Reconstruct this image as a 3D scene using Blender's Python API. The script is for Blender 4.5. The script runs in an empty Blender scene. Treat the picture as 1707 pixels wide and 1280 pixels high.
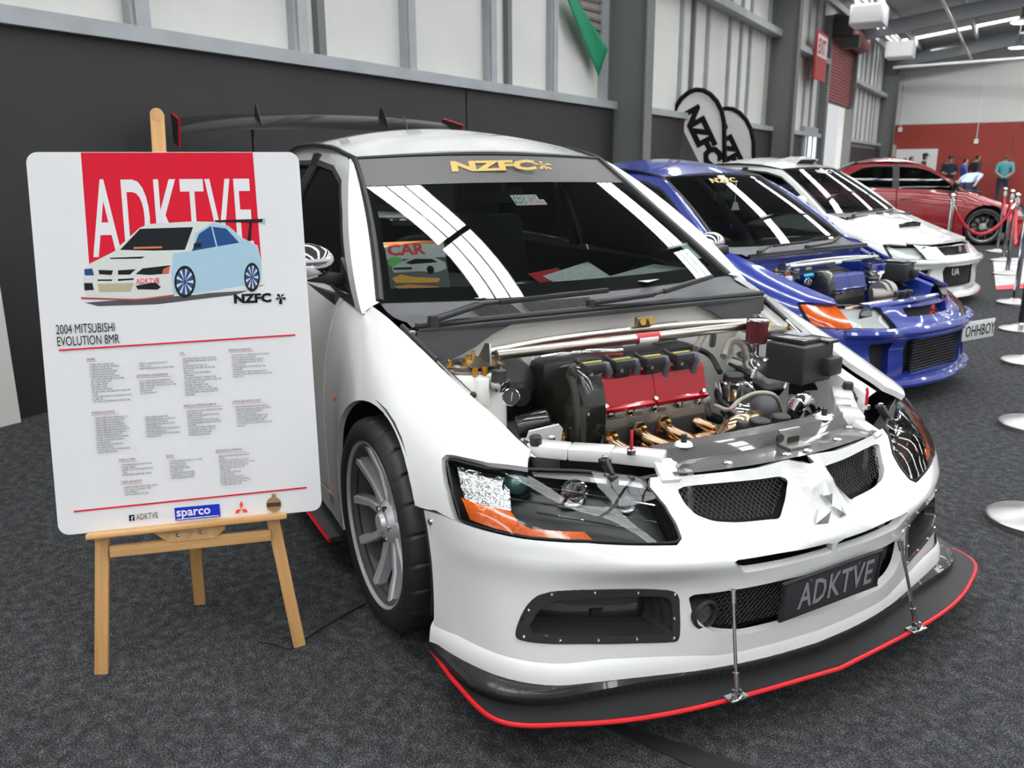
import bpy, bmesh, math, random
import numpy as np
from mathutils import Vector, Matrix
from mathutils.geometry import delaunay_2d_cdt

random.seed(7); np.random.seed(7)
scene = bpy.context.scene
COL = scene.collection
PI = math.pi

# ------------------------------------------------------------------ camera
# world frame = frame of the white car: x forward from its front axle, y to its left, z up
CAM = np.array([2.1661, -1.5919, 1.3337]); AZ, PIT, ROLL, FPX = 2.655, -0.2507, -0.005, 1400.0
def cam_axes():
    f = np.array([math.cos(PIT)*math.cos(AZ), math.cos(PIT)*math.sin(AZ), math.sin(PIT)])
    r = np.cross(f, [0, 0, 1]); r /= np.linalg.norm(r); u = np.cross(r, f)
    c, s = math.cos(ROLL), math.sin(ROLL)
    return np.array([r*c+u*s, -r*s+u*c, f])
RC = cam_axes()
cd = bpy.data.cameras.new('camera'); cam = bpy.data.objects.new('camera', cd); COL.objects.link(cam)
m = Matrix.Identity(4)
for i in range(3):
    m[i][0], m[i][1], m[i][2], m[i][3] = RC[0][i], RC[1][i], -RC[2][i], CAM[i]
cam.matrix_world = m
cd.sensor_fit = 'HORIZONTAL'; cd.sensor_width = 36.0; cd.lens = FPX/1707*36.0
cd.clip_start = 0.05; cd.clip_end = 300
cd.dof.use_dof = True; cd.dof.focus_distance = 2.35; cd.dof.aperture_fstop = 5.6
scene.camera = cam

# ------------------------------------------------------------------ world, exposure
wd = bpy.data.worlds.new('hall_ambient'); scene.world = wd; wd.use_nodes = True
bg = wd.node_tree.nodes['Background']; bg.inputs[0].default_value = (0.95, 0.97, 1.0, 1); bg.inputs[1].default_value = 0.60
scene.view_settings.view_transform = 'Standard'; scene.view_settings.look = 'None'
scene.view_settings.exposure = 0.30; scene.view_settings.gamma = 1.0
scene.view_settings.use_curve_mapping = False
SKYLIGHT = 17.0           # daylight through the translucent roof sheets
# ------------------------------------------------------------------ pixel <-> world
def ray(u, v):
    return np.array([(u-853.5)/FPX, -(v-640)/FPX, 1.0]) @ RC
def onz(u, v, z=0.0):
    d = ray(u, v); return CAM + (z-CAM[2])/d[2]*d
def ony(u, v, y):
    d = ray(u, v); return CAM + (y-CAM[1])/d[1]*d
def onx(u, v, x):
    d = ray(u, v); return CAM + (x-CAM[0])/d[0]*d
def onplane(u, v, p, n):
    d = ray(u, v); n = np.asarray(n, float); return CAM + ((np.asarray(p)-CAM) @ n)/(d @ n)*d
def project(P):
    q = (np.asarray(P, float)-CAM) @ RC.T
    return np.c_[853.5+FPX*q[:, 0]/q[:, 2], 640-FPX*q[:, 1]/q[:, 2]]

# ------------------------------------------------------------------ materials
MATS = {}
def setin(b, k, v):
    if k in b.inputs: b.inputs[k].default_value = v
def mat(name, col, rough=0.5, metal=0.0, coat=0.0, spec=None, emit=None, estr=1.0, noise=None, bump=None, trans=0.0, ior=None, alpha=None):
    """principled; noise=(scale, amount) varies the colour, bump=(scale, strength) gives fine relief"""
    if name in MATS: return MATS[name]
    m = bpy.data.materials.new(name); m.use_nodes = True
    nt = m.node_tree; b = nt.nodes['Principled BSDF']
    c = (col[0], col[1], col[2], 1)
    setin(b, 'Base Color', c); setin(b, 'Roughness', rough); setin(b, 'Metallic', metal)
    setin(b, 'Coat Weight', coat); setin(b, 'Coat Roughness', 0.03); setin(b, 'Transmission Weight', trans)
    if ior: setin(b, 'IOR', ior)
    if spec is not None: setin(b, 'Specular IOR Level', spec)
    if emit: setin(b, 'Emission Color', (*emit, 1)); setin(b, 'Emission Strength', estr)
    if noise:
        tc = nt.nodes.new('ShaderNodeTexCoord'); n = nt.nodes.new('ShaderNodeTexNoise'); n.inputs['Scale'].default_value = noise[0]
        n.inputs['Detail'].default_value = 5
        r = nt.nodes.new('ShaderNodeMapRange'); r.inputs['From Min'].default_value = 0.25; r.inputs['From Max'].default_value = 0.75
        r.inputs['To Min'].default_value = 1-noise[1]; r.inputs['To Max'].default_value = 1+noise[1]
        mx = nt.nodes.new('ShaderNodeVectorMath'); mx.operation = 'SCALE'; mx.inputs[0].default_value = col[:3]
        nt.links.new(tc.outputs['Object'], n.inputs['Vector']); nt.links.new(n.outputs['Fac'], r.inputs['Value'])
        nt.links.new(r.outputs['Result'], mx.inputs['Scale']); nt.links.new(mx.outputs['Vector'], b.inputs['Base Color'])
    if bump:
        tc = nt.nodes.new('ShaderNodeTexCoord'); n = nt.nodes.new('ShaderNodeTexNoise'); n.inputs['Scale'].default_value = bump[0]
        n.inputs['Detail'].default_value = 3
        bp = nt.nodes.new('ShaderNodeBump'); bp.inputs['Strength'].default_value = bump[1]; bp.inputs['Distance'].default_value = 0.004
        nt.links.new(tc.outputs['Object'], n.inputs['Vector']); nt.links.new(n.outputs['Fac'], bp.inputs['Height'])
        nt.links.new(bp.outputs['Normal'], b.inputs['Normal'])
    MATS[name] = m; return m
def glassmat(name, tint=(0.8, 0.85, 0.85), ior=1.5, rough=0.0):
    """thin clear sheet: see-through with fresnel reflection"""
    m = bpy.data.materials.new(name); m.use_nodes = True; nt = m.node_tree; nt.nodes.clear()
    o = nt.nodes.new('ShaderNodeOutputMaterial'); t = nt.nodes.new('ShaderNodeBsdfTransparent'); g = nt.nodes.new('ShaderNodeBsdfGlossy')
    fr = nt.nodes.new('ShaderNodeFresnel'); mx = nt.nodes.new('ShaderNodeMixShader')
    t.inputs[0].default_value = (*tint, 1); g.inputs['Roughness'].default_value = rough; fr.inputs[0].default_value = ior
    nt.links.new(fr.outputs[0], mx.inputs[0]); nt.links.new(t.outputs[0], mx.inputs[1]); nt.links.new(g.outputs[0], mx.inputs[2])
    nt.links.new(mx.outputs[0], o.inputs[0]); MATS[name] = m; return m
def carbonmat(name, scale=220.0, bright=0.09):
    m = bpy.data.materials.new(name); m.use_nodes = True; nt = m.node_tree; b = nt.nodes['Principled BSDF']
    tc = nt.nodes.new('ShaderNodeTexCoord'); mp = nt.nodes.new('ShaderNodeMapping'); mp.inputs['Rotation'].default_value = (0.6, 0.5, 0.75)
    ck = nt.nodes.new('ShaderNodeTexChecker'); ck.inputs['Scale'].default_value = scale
    ck.inputs['Color1'].default_value = (bright, bright, bright*0.95, 1); ck.inputs['Color2'].default_value = (0.012, 0.012, 0.012, 1)
    nt.links.new(tc.outputs['Object'], mp.inputs['Vector']); nt.links.new(mp.outputs['Vector'], ck.inputs['Vector']); nt.links.new(ck.outputs['Color'], b.inputs['Base Color'])
    setin(b, 'Roughness', 0.35); setin(b, 'Coat Weight', 1.0); setin(b, 'Coat Roughness', 0.04); MATS[name] = m; return m
def woodmat(name, c1, c2, axis='Z'):
    m = bpy.data.materials.new(name); m.use_nodes = True; nt = m.node_tree; b = nt.nodes['Principled BSDF']
    tc = nt.nodes.new('ShaderNodeTexCoord'); mp = nt.nodes.new('ShaderNodeMapping')
    mp.inputs['Scale'].default_value = {'Z': (38, 38, 1.6), 'X': (1.6, 38, 38)}[axis]
    n = nt.nodes.new('ShaderNodeTexNoise'); n.inputs['Scale'].default_value = 1.0; n.inputs['Detail'].default_value = 4; n.inputs['Distortion'].default_value = 0.6
    cr = nt.nodes.new('ShaderNodeValToRGB'); cr.color_ramp.elements[0].position = 0.35; cr.color_ramp.elements[0].color = (*c2, 1)
    cr.color_ramp.elements[1].position = 0.65; cr.color_ramp.elements[1].color = (*c1, 1)
    nt.links.new(tc.outputs['Object'], mp.inputs['Vector']); nt.links.new(mp.outputs['Vector'], n.inputs['Vector'])
    nt.links.new(n.outputs['Fac'], cr.inputs['Fac']); nt.links.new(cr.outputs['Color'], b.inputs['Base Color'])
    setin(b, 'Roughness', 0.5); MATS[name] = m; return m

# ------------------------------------------------------------------ objects
def link(o, parent=None):
    COL.objects.link(o)
    if parent is not None: o.parent = parent
    return o
def tag(o, label, cat, group=None):
    o['label'] = label; o['category'] = cat
    if group: o['group'] = group
    return o
def thing(name, label, cat, loc=(0, 0, 0), rz=0.0, group=None, sc=1.0):
    o = bpy.data.objects.new(name, None); o.empty_display_size = 0.1; COL.objects.link(o)
    o.location = loc; o.rotation_euler = (0, 0, rz); o.scale = (sc, sc, sc)
    return tag(o, label, cat, group)
def meshobj(name, V, Fc, material=None, parent=None, smooth=True, kind=None, sharp=35):
    me = bpy.data.meshes.new(name); me.from_pydata([tuple(map(float, v)) for v in V], [], [tuple(map(int, f)) for f in Fc]); me.update()
    if smooth:
        me.polygons.foreach_set('use_smooth', [True]*len(me.polygons))
        if sharp and sharp < 180: me.set_sharp_from_angle(angle=math.radians(sharp))
    if material:
        me.materials.append(material)
    o = bpy.data.objects.new(name, me); link(o, parent)
    if kind: o['kind'] = kind
    return o
class MB:
    """collects shapes of ONE part"""
    def __init__(s): s.V = []; s.F = []
    def add(s, V, F):
        k = len(s.V); s.V += [tuple(map(float, v)) for v in V]; s.F += [tuple(i+k for i in f) for f in F]; return s
    def box(s, c, d, R=None, bev=0.0):
        c = np.array(c, float); h = np.array(d, float)/2
        if bev > 0:
            bev = min(bev, 0.49*min(d)); bm = bmesh.new(); bmesh.ops.create_cube(bm, size=1)
            for v in bm.verts: v.co = Vector((v.co.x*d[0], v.co.y*d[1], v.co.z*d[2]))
            bmesh.ops.bevel(bm, geom=bm.edges[:], offset=bev, segments=2, affect='EDGES', profile=0.5)
            V = np.array([v.co[:] for v in bm.verts]); bm.verts.index_update(); F = [[v.index for v in f.verts] for f in bm.faces]; bm.free()
        else:
            V = np.array([(x, y, z) for x in (-1, 1) for y in (-1, 1) for z in (-1, 1)])*h
            F = [(0, 1, 3, 2), (4, 6, 7, 5), (0, 4, 5, 1), (2, 3, 7, 6), (0, 2, 6, 4), (1, 5, 7, 3)]
        if R is not None: V = V @ np.array(R).T
        return s.add(V+c, F)
    def bar(s, a, b, w, h, up=(0, 0, 1), bev=0.0):
        a = np.array(a, float); b = np.array(b, float); d = b-a; L = np.linalg.norm(d); d /= L
        u = np.array(up, float); x = np.cross(u, d)
        if np.linalg.norm(x) < 1e-4: x = np.cross((1, 0, 0), d)
        x /= np.linalg.norm(x); y = np.cross(d, x)
        return s.box((a+b)/2, (w, h, L), np.array([x, y, d]).T, bev)
    def tube(s, pts, r, n=10, caps=True):
        P = np.array(pts, float); m = len(P); r = np.broadcast_to(np.array(r, float), (m,))
        T = np.gradient(P, axis=0); T /= np.linalg.norm(T, axis=1)[:, None]+1e-12
        ref = np.array((0, 0, 1.0)) if abs(T[0][2]) < 0.9 else np.array((1.0, 0, 0))
        N = np.cross(T[0], ref); N /= np.linalg.norm(N); V = []
        for i in range(m):
            N = N - T[i]*(N @ T[i]); N /= np.linalg.norm(N); B = np.cross(T[i], N)
            for k in range(n):
                a = 2*PI*k/n; V.append(P[i]+r[i]*(math.cos(a)*N+math.sin(a)*B))
        F = [(i*n+k, i*n+(k+1) % n, (i+1)*n+(k+1) % n, (i+1)*n+k) for i in range(m-1) for k in range(n)]
        if caps: F += [tuple(range(n))[::-1], tuple((m-1)*n+k for k in range(n))]
        return s.add(V, F)
    def lathe(s, prof, c=(0, 0, 0), axis=(0, 0, 1), n=24, caps=True):
        """prof: (radius, height) along axis"""
        ax = np.array(axis, float); ax /= np.linalg.norm(ax); ref = np.array((1.0, 0, 0)) if abs(ax[0]) < 0.9 else np.array((0, 1.0, 0))
        X = np.cross(ref, ax); X /= np.linalg.norm(X); Y = np.cross(ax, X); c = np.array(c, float); V = []; m = len(prof)
        for r, h in prof:
            for k in range(n):
                a = 2*PI*k/n; V.append(c+ax*h+r*(math.cos(a)*X+math.sin(a)*Y))
        F = [(i*n+k, i*n+(k+1) % n, (i+1)*n+(k+1) % n, (i+1)*n+k) for i in range(m-1) for k in range(n)]
        if caps: F += [tuple(range(n))[::-1], tuple((m-1)*n+k for k in range(n))]
        return s.add(V, F)
    def prism(s, poly, d, o=(0, 0, 0), ex=(1, 0, 0), ey=(0, 1, 0)):
        """polygon in the plane (ex, ey) pushed by d along ex x ey"""
        o = np.array(o, float); ex = np.array(ex, float); ey = np.array(ey, float); nz = np.cross(ex, ey); nz /= np.linalg.norm(nz); n = len(poly)
        A = [o+ex*p[0]+ey*p[1] for p in poly]; B = [a+nz*d for a in A]
        return s.add(A+B, [tuple(range(n))[::-1], tuple(range(n, 2*n))]+[(i, (i+1) % n, n+(i+1) % n, n+i) for i in range(n)])
    def grid(s, P):
        P = np.asarray(P, float); a, b = P.shape[:2]
        return s.add(P.reshape(-1, 3), [(i*b+j, (i+1)*b+j, (i+1)*b+j+1, i*b+j+1) for i in range(a-1) for j in range(b-1)])
    def sphere(s, c, r, n=16, sc=(1, 1, 1)):
        prof = [(max(1e-4, math.sin(PI*i/(n//2))), -math.cos(PI*i/(n//2))) for i in range(n//2+1)]
        t = MB().lathe(prof, n=n); V = np.array(t.V)*r*np.array(sc)+np.array(c); return s.add(V, t.F)
    def build(s, name, material, parent=None, smooth=True, kind=None, sharp=35):
        return meshobj(name, s.V, s.F, material, parent, smooth, kind, sharp)
def copytree(o, parent=None):
    c = o.copy(); COL.objects.link(c)
    if parent is not None: c.parent = parent
    for ch in [x for x in ALLOBJ() if x.parent == o]: copytree(ch, c)
    return c
def ALLOBJ(): return list(COL.objects)

def spline(P, n, closed=False):
    """Catmull-Rom through P, n samples, spaced by parameter"""
    P = np.asarray(P, float); k = len(P)
    t = np.linspace(0, k if closed else k-1, n, endpoint=not closed); out = []
    for x in t:
        i = min(int(x), k-1 if closed else k-2); f = x-i
        g = (lambda j: P[j % k]) if closed else (lambda j: P[j] if 0 <= j < k else (2*P[0]-P[1] if j < 0 else 2*P[-1]-P[-2]))
        a, b, c, d = g(i-1), g(i), g(i+1), g(i+2)
        out.append(0.5*((2*b)+(c-a)*f+(2*a-5*b+4*c-d)*f*f+(3*b-a-3*c+d)*f**3))
    return np.array(out)
class Loft:
    """surface through sections: key values ks (increasing), sections S[k] = list of 3d points; evaluate at (a in 0..1 along a section, key)"""
    def __init__(s, ks, S): s.ks = np.array(ks, float); s.S = np.array(S, float)
    @staticmethod
    def _w(t, n):
        t = np.clip(t, 0, n-1); i = np.minimum(t.astype(int), n-2); f = t-i
        w = np.stack([-0.5*f+f*f-0.5*f**3, 1-2.5*f*f+1.5*f**3, 0.5*f+2*f*f-1.5*f**3, -0.5*f*f+0.5*f**3], -1)
        return i, w
    def _ext(s, A, axis):
        lo = 2*np.take(A, [0], axis)-np.take(A, [1], axis); hi = 2*np.take(A, [-1], axis)-np.take(A, [-2], axis)
        return np.concatenate([lo, A, hi], axis)
    def __call__(s, U):
        U = np.asarray(U, float); nk, na = s.S.shape[:2]
        tk = np.interp(U[:, 1], s.ks, np.arange(nk)); ta = np.clip(U[:, 0], 0, 1)*(na-1)
        E = s._ext(s._ext(s.S, 0), 1); ik, wk = s._w(tk, nk); ia, wa = s._w(ta, na)
        out = np.zeros((len(U), 3))
        for p in range(4):
            for q in range(4):
                out += (wk[:, p]*wa[:, q])[:, None]*E[ik+p, ia+q]
        return out
def backproject(surf, px, lo, hi, n=(90, 90)):
    """pixels -> surface parameters (where the sight line meets the surface, nearest to the camera)"""
    a, b = np.meshgrid(np.linspace(lo[0], hi[0], n[0]), np.linspace(lo[1], hi[1], n[1]), indexing='ij')
    U = np.c_[a.ravel(), b.ravel()]; Q = project(surf(U)); out = []
    for p in px:
        u = U[np.argmin(((Q-np.array(p))**2).sum(1))].copy()
        for _ in range(12):
            h = 1e-4; B = project(surf(np.array([u, u+[h, 0], u+[0, h]]))); r = B[0]-np.array(p)
            J = np.c_[(B[1]-B[0])/h, (B[2]-B[0])/h]
            try: st = np.linalg.solve(J, -r)
            except Exception: break
            st = np.clip(st, -0.05, 0.05); u = np.clip(u+st, lo, hi)
        out.append(u)
    return np.array(out)
def inside(P, poly):
    x, y = P[:, 0], P[:, 1]; c = np.zeros(len(P), bool); n = len(poly)
    for i in range(n):
        x1, y1 = poly[i]; x2, y2 = poly[(i+1) % n]
        if y1 == y2: continue
        k = ((y1 > y) != (y2 > y)) & (x < (x2-x1)*(y-y1)/(y2-y1)+x1); c ^= k
    return c
def densify(poly, step):
    out = []; n = len(poly)
    for i in range(n):
        a = np.array(poly[i], float); b = np.array(poly[(i+1) % n], float); k = max(1, int(math.ceil(np.linalg.norm((b-a)/np.array(step))))) 
        out += [a+(b-a)*j/k for j in range(k)]
    return np.array(out)
def cdt(outline, holes, step):
    """triangulate a flat region; step = (du, dv)"""
    step = np.array(step, float); loops = [densify(outline, step)]+[densify(h, step) for h in holes]
    pts = np.concatenate(loops); edges = []; k = 0
    for L in loops:
        edges += [(k+i, k+(i+1) % len(L)) for i in range(len(L))]; k += len(L)
    lo, hi = loops[0].min(0), loops[0].max(0)
    gx = np.arange(lo[0]+step[0]/2, hi[0], step[0]); gy = np.arange(lo[1]+step[1]/2, hi[1], step[1])
    G = np.array([(x+(0.5*step[0] if j % 2 else 0), y) for j, y in enumerate(gy) for x in gx]) if len(gx) and len(gy) else np.zeros((0, 2))
    if len(G):
        ok = inside(G, loops[0])
        for h in loops[1:]: ok &= ~inside(G, h)
        G = G[ok]
        if len(G):
            d = np.full(len(G), 9e9); B = pts/step; H = G/step
            for i in range(0, len(B), 200): d = np.minimum(d, ((H[:, None]-B[None, i:i+200])**2).sum(2).min(1))
            G = G[d > 0.3]
    allp = np.concatenate([pts, G]) if len(G) else pts
    sc = 1/step
    r = delaunay_2d_cdt([Vector(p*sc) for p in allp], edges, [], 0, 1e-5)
    V = np.array([v[:] for v in r[0]])/sc; Fc = [tuple(f) for f in r[2]]
    C = np.array([V[list(f)].mean(0) for f in Fc]); ok = inside(C, loops[0])
    for h in loops[1:]: ok &= ~inside(C, h)
    return V, [f for f, k in zip(Fc, ok) if k]
def panel(name, surf, outline, holes, step, material, parent, thick=0.0, off=0.0, flip=False, mirror=False, sharp=40):
    """skin on a parametric surface with real openings; thick > 0 adds a back and rims"""
    V2, Fc = cdt(outline, holes, step); h = 1e-3
    def ev(U):
        P = surf(U)
        if mirror: P = P*[1, -1, 1]
        return P
    P = ev(V2); du = ev(V2+[h, 0])-ev(V2-[h, 0]); dv = ev(V2+[0, h])-ev(V2-[0, h])
    N = np.cross(du, dv); N /= np.linalg.norm(N, axis=1)[:, None]+1e-12
    if flip != mirror: N = -N
    a, b, c = [P[[f[i] for f in Fc]] for i in range(3)] if Fc else (P, P, P)
    fn = np.cross(b-a, c-a); sgn = np.einsum('ij,ij->i', fn, N[[f[0] for f in Fc]])
    Fc = [f if s > 0 else f[::-1] for f, s in zip(Fc, sgn)]
    P = P+N*off; mb = MB(); mb.add(P, Fc)
    if thick > 0:
        Q = P-N*thick; mb.add(Q, [f[::-1] for f in Fc]); ed = {}
        for f in Fc:
            for i in range(len(f)):
                e = (f[i], f[(i+1) % len(f)])
                if (e[1], e[0]) in ed: del ed[(e[1], e[0])]
                else: ed[e] = 1
        for (i, j) in ed: mb.add([P[j], P[i], Q[i], Q[j]], [(0, 1, 2, 3)])
    o = mb.build(name, material, parent, sharp=0)
    if thick > 0:
        bm = bmesh.new(); bm.from_mesh(o.data); bmesh.ops.remove_doubles(bm, verts=bm.verts, dist=2e-5); bm.to_mesh(o.data); bm.free()
    o.data.polygons.foreach_set('use_smooth', [True]*len(o.data.polygons)); o.data.set_sharp_from_angle(angle=math.radians(sharp))
    return o
def flatpoly(name, pts3, material, parent, lift=0.0):
    """one flat polygon from 3d points in a plane"""
    return meshobj(name, pts3, [tuple(range(len(pts3)))], material, parent, smooth=False)
def text(name, s, size, material, parent, M, sx=1.0, bold=0.0, depth=0.0, align='LEFT', res=2, spacing=1.0, shear=0.0, line=1.0):
    """lettering as a mesh; M = 4x4 matrix whose x is the reading direction, y is up"""
    cu = bpy.data.curves.new(name, 'FONT'); cu.body = s; cu.size = size; cu.resolution_u = res; cu.offset = bold; cu.extrude = depth
    cu.align_x = align; cu.space_character = spacing; cu.shear = shear; cu.space_line = line
    t = bpy.data.objects.new(name, cu); COL.objects.link(t)
    me = bpy.data.meshes.new_from_object(t)
    bpy.data.objects.remove(t); bpy.data.curves.remove(cu)
    me.transform(Matrix(M) @ Matrix.Diagonal((sx, 1, 1, 1))); me.materials.clear(); me.materials.append(material)
    o = bpy.data.objects.new(name, me); link(o, parent); return o
def frame(o, ex, ey):
    ex = np.array(ex, float); ex /= np.linalg.norm(ex); ey = np.array(ey, float); ey -= ex*(ex @ ey); ey /= np.linalg.norm(ey); ez = np.cross(ex, ey)
    M = Matrix.Identity(4)
    for i in range(3): M[i][0], M[i][1], M[i][2], M[i][3] = ex[i], ey[i], ez[i], o[i]
    return M
# ------------------------------------------------------------------ shared materials
M_WHITE = mat('white_paint', (0.75, 0.75, 0.735), 0.22, coat=1.0)
M_WHITE2 = mat('white_car_paint', (0.78, 0.79, 0.77), 0.25, coat=1.0)
M_BLUE = mat('blue_paint', (0.012, 0.034, 0.29), 0.25, coat=1.0)
M_RED = mat('red_paint', (0.30, 0.006, 0.011), 0.25, coat=1.0)
M_BLACKPL = mat('black_plastic', (0.020, 0.020, 0.021), 0.45)
M_GREYPL = mat('grey_plastic', (0.075, 0.077, 0.082), 0.5, bump=(900, 0.15))
M_RUBBER = mat('rubber', (0.017, 0.017, 0.018), 0.5)
M_SEAL = mat('seal', (0.012, 0.012, 0.012), 0.4)
M_CHROME = mat('chrome', (0.82, 0.82, 0.83), 0.06, 1.0)
M_STEEL = mat('polished_steel', (0.55, 0.55, 0.56), 0.16, 1.0)
M_ALU = mat('cast_aluminium', (0.40, 0.39, 0.37), 0.42, 1.0, bump=(300, 0.25))
M_TITAN = mat('titanium_tube', (0.46, 0.42, 0.37), 0.28, 1.0)
M_RIM = mat('silver_wheel', (0.60, 0.60, 0.61), 0.26, 0.4, coat=0.4)
M_CARBON = carbonmat('carbon_weave', 420, 0.045)
M_CARBON3 = carbonmat('dark_carbon', 330, 0.02)
setin(M_CARBON3.node_tree.nodes['Principled BSDF'], 'Coat Weight', 0.35); setin(M_CARBON3.node_tree.nodes['Principled BSDF'], 'Specular IOR Level', 0.2); setin(M_CARBON3.node_tree.nodes['Principled BSDF'], 'Roughness', 0.25)
M_CARBON2 = carbonmat('carbon_panel', 330, 0.10)
M_BRASS = mat('gold_bolt', (0.62, 0.40, 0.10), 0.25, 1.0)
M_BRONZE = mat('heat_tinted_steel', (0.50, 0.32, 0.20), 0.22, 1.0, noise=(14, 0.5))
M_REDAN = mat('red_anodised', (0.36, 0.006, 0.014), 0.24, 0.35, coat=0.6)
M_REDTRIM = mat('red_trim', (0.60, 0.006, 0.012), 0.4)
M_AMBER = mat('amber_plastic', (0.80, 0.13, 0.003), 0.2, coat=0.6, noise=(90, 0.3))
M_REFL = mat('lamp_reflector', (0.55, 0.56, 0.56), 0.16, 1.0, bump=(75, 1.0))
M_GLASS = glassmat('car_glass', (0.66, 0.72, 0.70), 1.6)
M_TINT = glassmat('tinted_glass', (0.38, 0.41, 0.41))
M_LENS = glassmat('lamp_lens', (0.92, 0.93, 0.93), 1.28)
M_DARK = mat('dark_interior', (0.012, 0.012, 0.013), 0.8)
M_TRIM = mat('interior_trim', (0.045, 0.045, 0.047), 0.7)
M_INK = mat('black_ink', (0.008, 0.008, 0.009), 0.6, spec=0.1)
M_INKGREY = mat('grey_ink', (0.055, 0.055, 0.058), 0.6, spec=0.1)
M_WHITEP = mat('white_print', (0.80, 0.80, 0.80), 0.5)
M_REDP = mat('red_print', (0.78, 0.035, 0.06), 0.5)
M_MESH = mat('grille_wire', (0.05, 0.05, 0.05), 0.4, 0.6)
M_BAY = mat('bay_paint', (0.74, 0.74, 0.70), 0.3, coat=0.6)
M_HOSE = mat('hose', (0.014, 0.014, 0.015), 0.4)
M_BRAID = mat('braided_hose', (0.42, 0.39, 0.34), 0.35, 0.9, bump=(700, 0.7))
M_SILVERP = mat('silver_print', (0.35, 0.35, 0.36), 0.4, 0.4)
M_GOLDP = mat('gold_print', (0.50, 0.33, 0.06), 0.4)

# ------------------------------------------------------------------ the hall (s along the side wall, t into the hall)
WB = onz(28, 700); WA = math.radians(121.5)
WS = np.array([math.cos(WA), math.sin(WA), 0]); WT = np.array([WS[1], -WS[0], 0]); RW = np.array([WS, -WT, [0, 0, 1]]).T
def HP(s, t, z): return WB*[1, 1, 0]+WS*s+WT*t+np.array([0, 0, z])
def hbox(mb, s0, s1, t0, t1, z0, z1): return mb.box(HP((s0+s1)/2, (t0+t1)/2, (z0+z1)/2), (abs(s1-s0), abs(t1-t0), abs(z1-z0)), RW)
def struct(o): o['kind'] = 'structure'; return o
SFAR, TMAX = 33.0, 20.0
M_DWALL = mat('dark_board', (0.021, 0.020, 0.020), 0.6, noise=(2.0, 0.12))
M_STEELP = mat('galvanised_steel', (0.36, 0.38, 0.39), 0.5, 0.2, noise=(4, 0.12))
M_COLP = mat('grey_column_paint', (0.15, 0.155, 0.15), 0.55)
M_CLAD = mat('white_lining', (0.60, 0.60, 0.565), 0.75, noise=(1.3, 0.07), bump=(5, 0.6))
M_CLADO = mat('bare_siding', (0.30, 0.27, 0.24), 0.7)
M_GREEN = mat('green_cloth', (0.0, 0.22, 0.10), 0.6)
M_REDW = mat('red_wall', (0.34, 0.045, 0.032), 0.7, noise=(1.0, 0.05))
M_WALLW = mat('white_wall', (0.68, 0.68, 0.65), 0.8)
M_ROLL = mat('maroon_shutter', (0.30, 0.075, 0.075), 0.5)
M_CEIL = mat('roof_sheet', (0.40, 0.41, 0.41), 0.6)
M_BEAM = mat('grey_beam', (0.16, 0.17, 0.18), 0.5)
M_SKYL = mat('translucent_roof_sheet', (0.8, 0.8, 0.8), 0.6, emit=(0.97, 0.99, 1.0), estr=SKYLIGHT)
M_DAY = mat('daylight', (0.8, 0.8, 0.8), 0.8, emit=(0.98, 0.99, 1.0), estr=4.5)

def carpet():
    m = bpy.data.materials.new('charcoal_carpet'); m.use_nodes = True; nt = m.node_tree; b = nt.nodes['Principled BSDF']
    tc = nt.nodes.new('ShaderNodeTexCoord'); n1 = nt.nodes.new('ShaderNodeTexNoise'); n1.inputs['Scale'].default_value = 210; n1.inputs['Detail'].default_value = 8; n1.inputs['Roughness'].default_value = 0.85
    n2 = nt.nodes.new('ShaderNodeTexNoise'); n2.inputs['Scale'].default_value = 28; n2.inputs['Detail'].default_value = 6; n2.inputs['Roughness'].default_value = 0.7
    ad = nt.nodes.new('ShaderNodeMath'); ad.operation = 'MULTIPLY_ADD'; ad.inputs[1].default_value = 0.25
    cr = nt.nodes.new('ShaderNodeValToRGB'); e = cr.color_ramp.elements; e[0].position = 0.50; e[0].color = (0.007, 0.007, 0.0075, 1); e[1].position = 0.76; e[1].color = (0.20, 0.202, 0.208, 1)
    k = cr.color_ramp.elements.new(0.63); k.color = (0.030, 0.031, 0.033, 1)
    for n in (n1, n2): nt.links.new(tc.outputs['Object'], n.inputs['Vector'])
    nt.links.new(n2.outputs['Fac'], ad.inputs[0]); nt.links.new(n1.outputs['Fac'], ad.inputs[2]); nt.links.new(ad.outputs[0], cr.inputs['Fac'])
    nt.links.new(cr.outputs['Color'], b.inputs['Base Color']); setin(b, 'Roughness', 0.95); setin(b, 'Specular IOR Level', 0.1)
    return m
mb = MB(); hbox(mb, -14, SFAR+0.3, -0.3, TMAX, -0.06, 0.0); struct(mb.build('floor', carpet(), smooth=False))

# side wall
wl = MB(); hbox(wl, -14, 21.25, -0.3, -0.14, 0, 5.6); hbox(wl, 25.05, SFAR+0.3, -0.3, -0.14, 0, 5.6); hbox(wl, 21.25, 25.05, -0.3, -0.14, 4.4, 5.6)
wl = struct(wl.build('wall_left', M_CLAD, smooth=False))
pj = [-14, -9.2, -4.6, 0.0, 4.56, 8.0, 12.2, 16.05, 19.0]
for a, b in zip(pj, pj[1:]):
    q = MB(); hbox(q, a+(0.012 if a != 8.0 else 0.26), b-0.012, -0.14, 0.0, 0.0, 2.07); q.build('dark_board', M_DWALL, wl, smooth=False)
for a, b in ((25.15, 28.1), (28.13, 31.2), (31.23, 33.0)):
    q = MB(); hbox(q, a, b, -0.14, 0.0, 0.0, 1.95); q.build('dark_board', M_DWALL, wl, smooth=False)
for a, b in ((-14, 8.0), (8.26, 16.05), (16.3, 21.2), (25.15, 31.9)):
    q = MB(); hbox(q, a, b, -0.14, 0.05, 2.07, 2.16); q.build('sill_rail', M_STEELP, wl, smooth=False)
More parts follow.
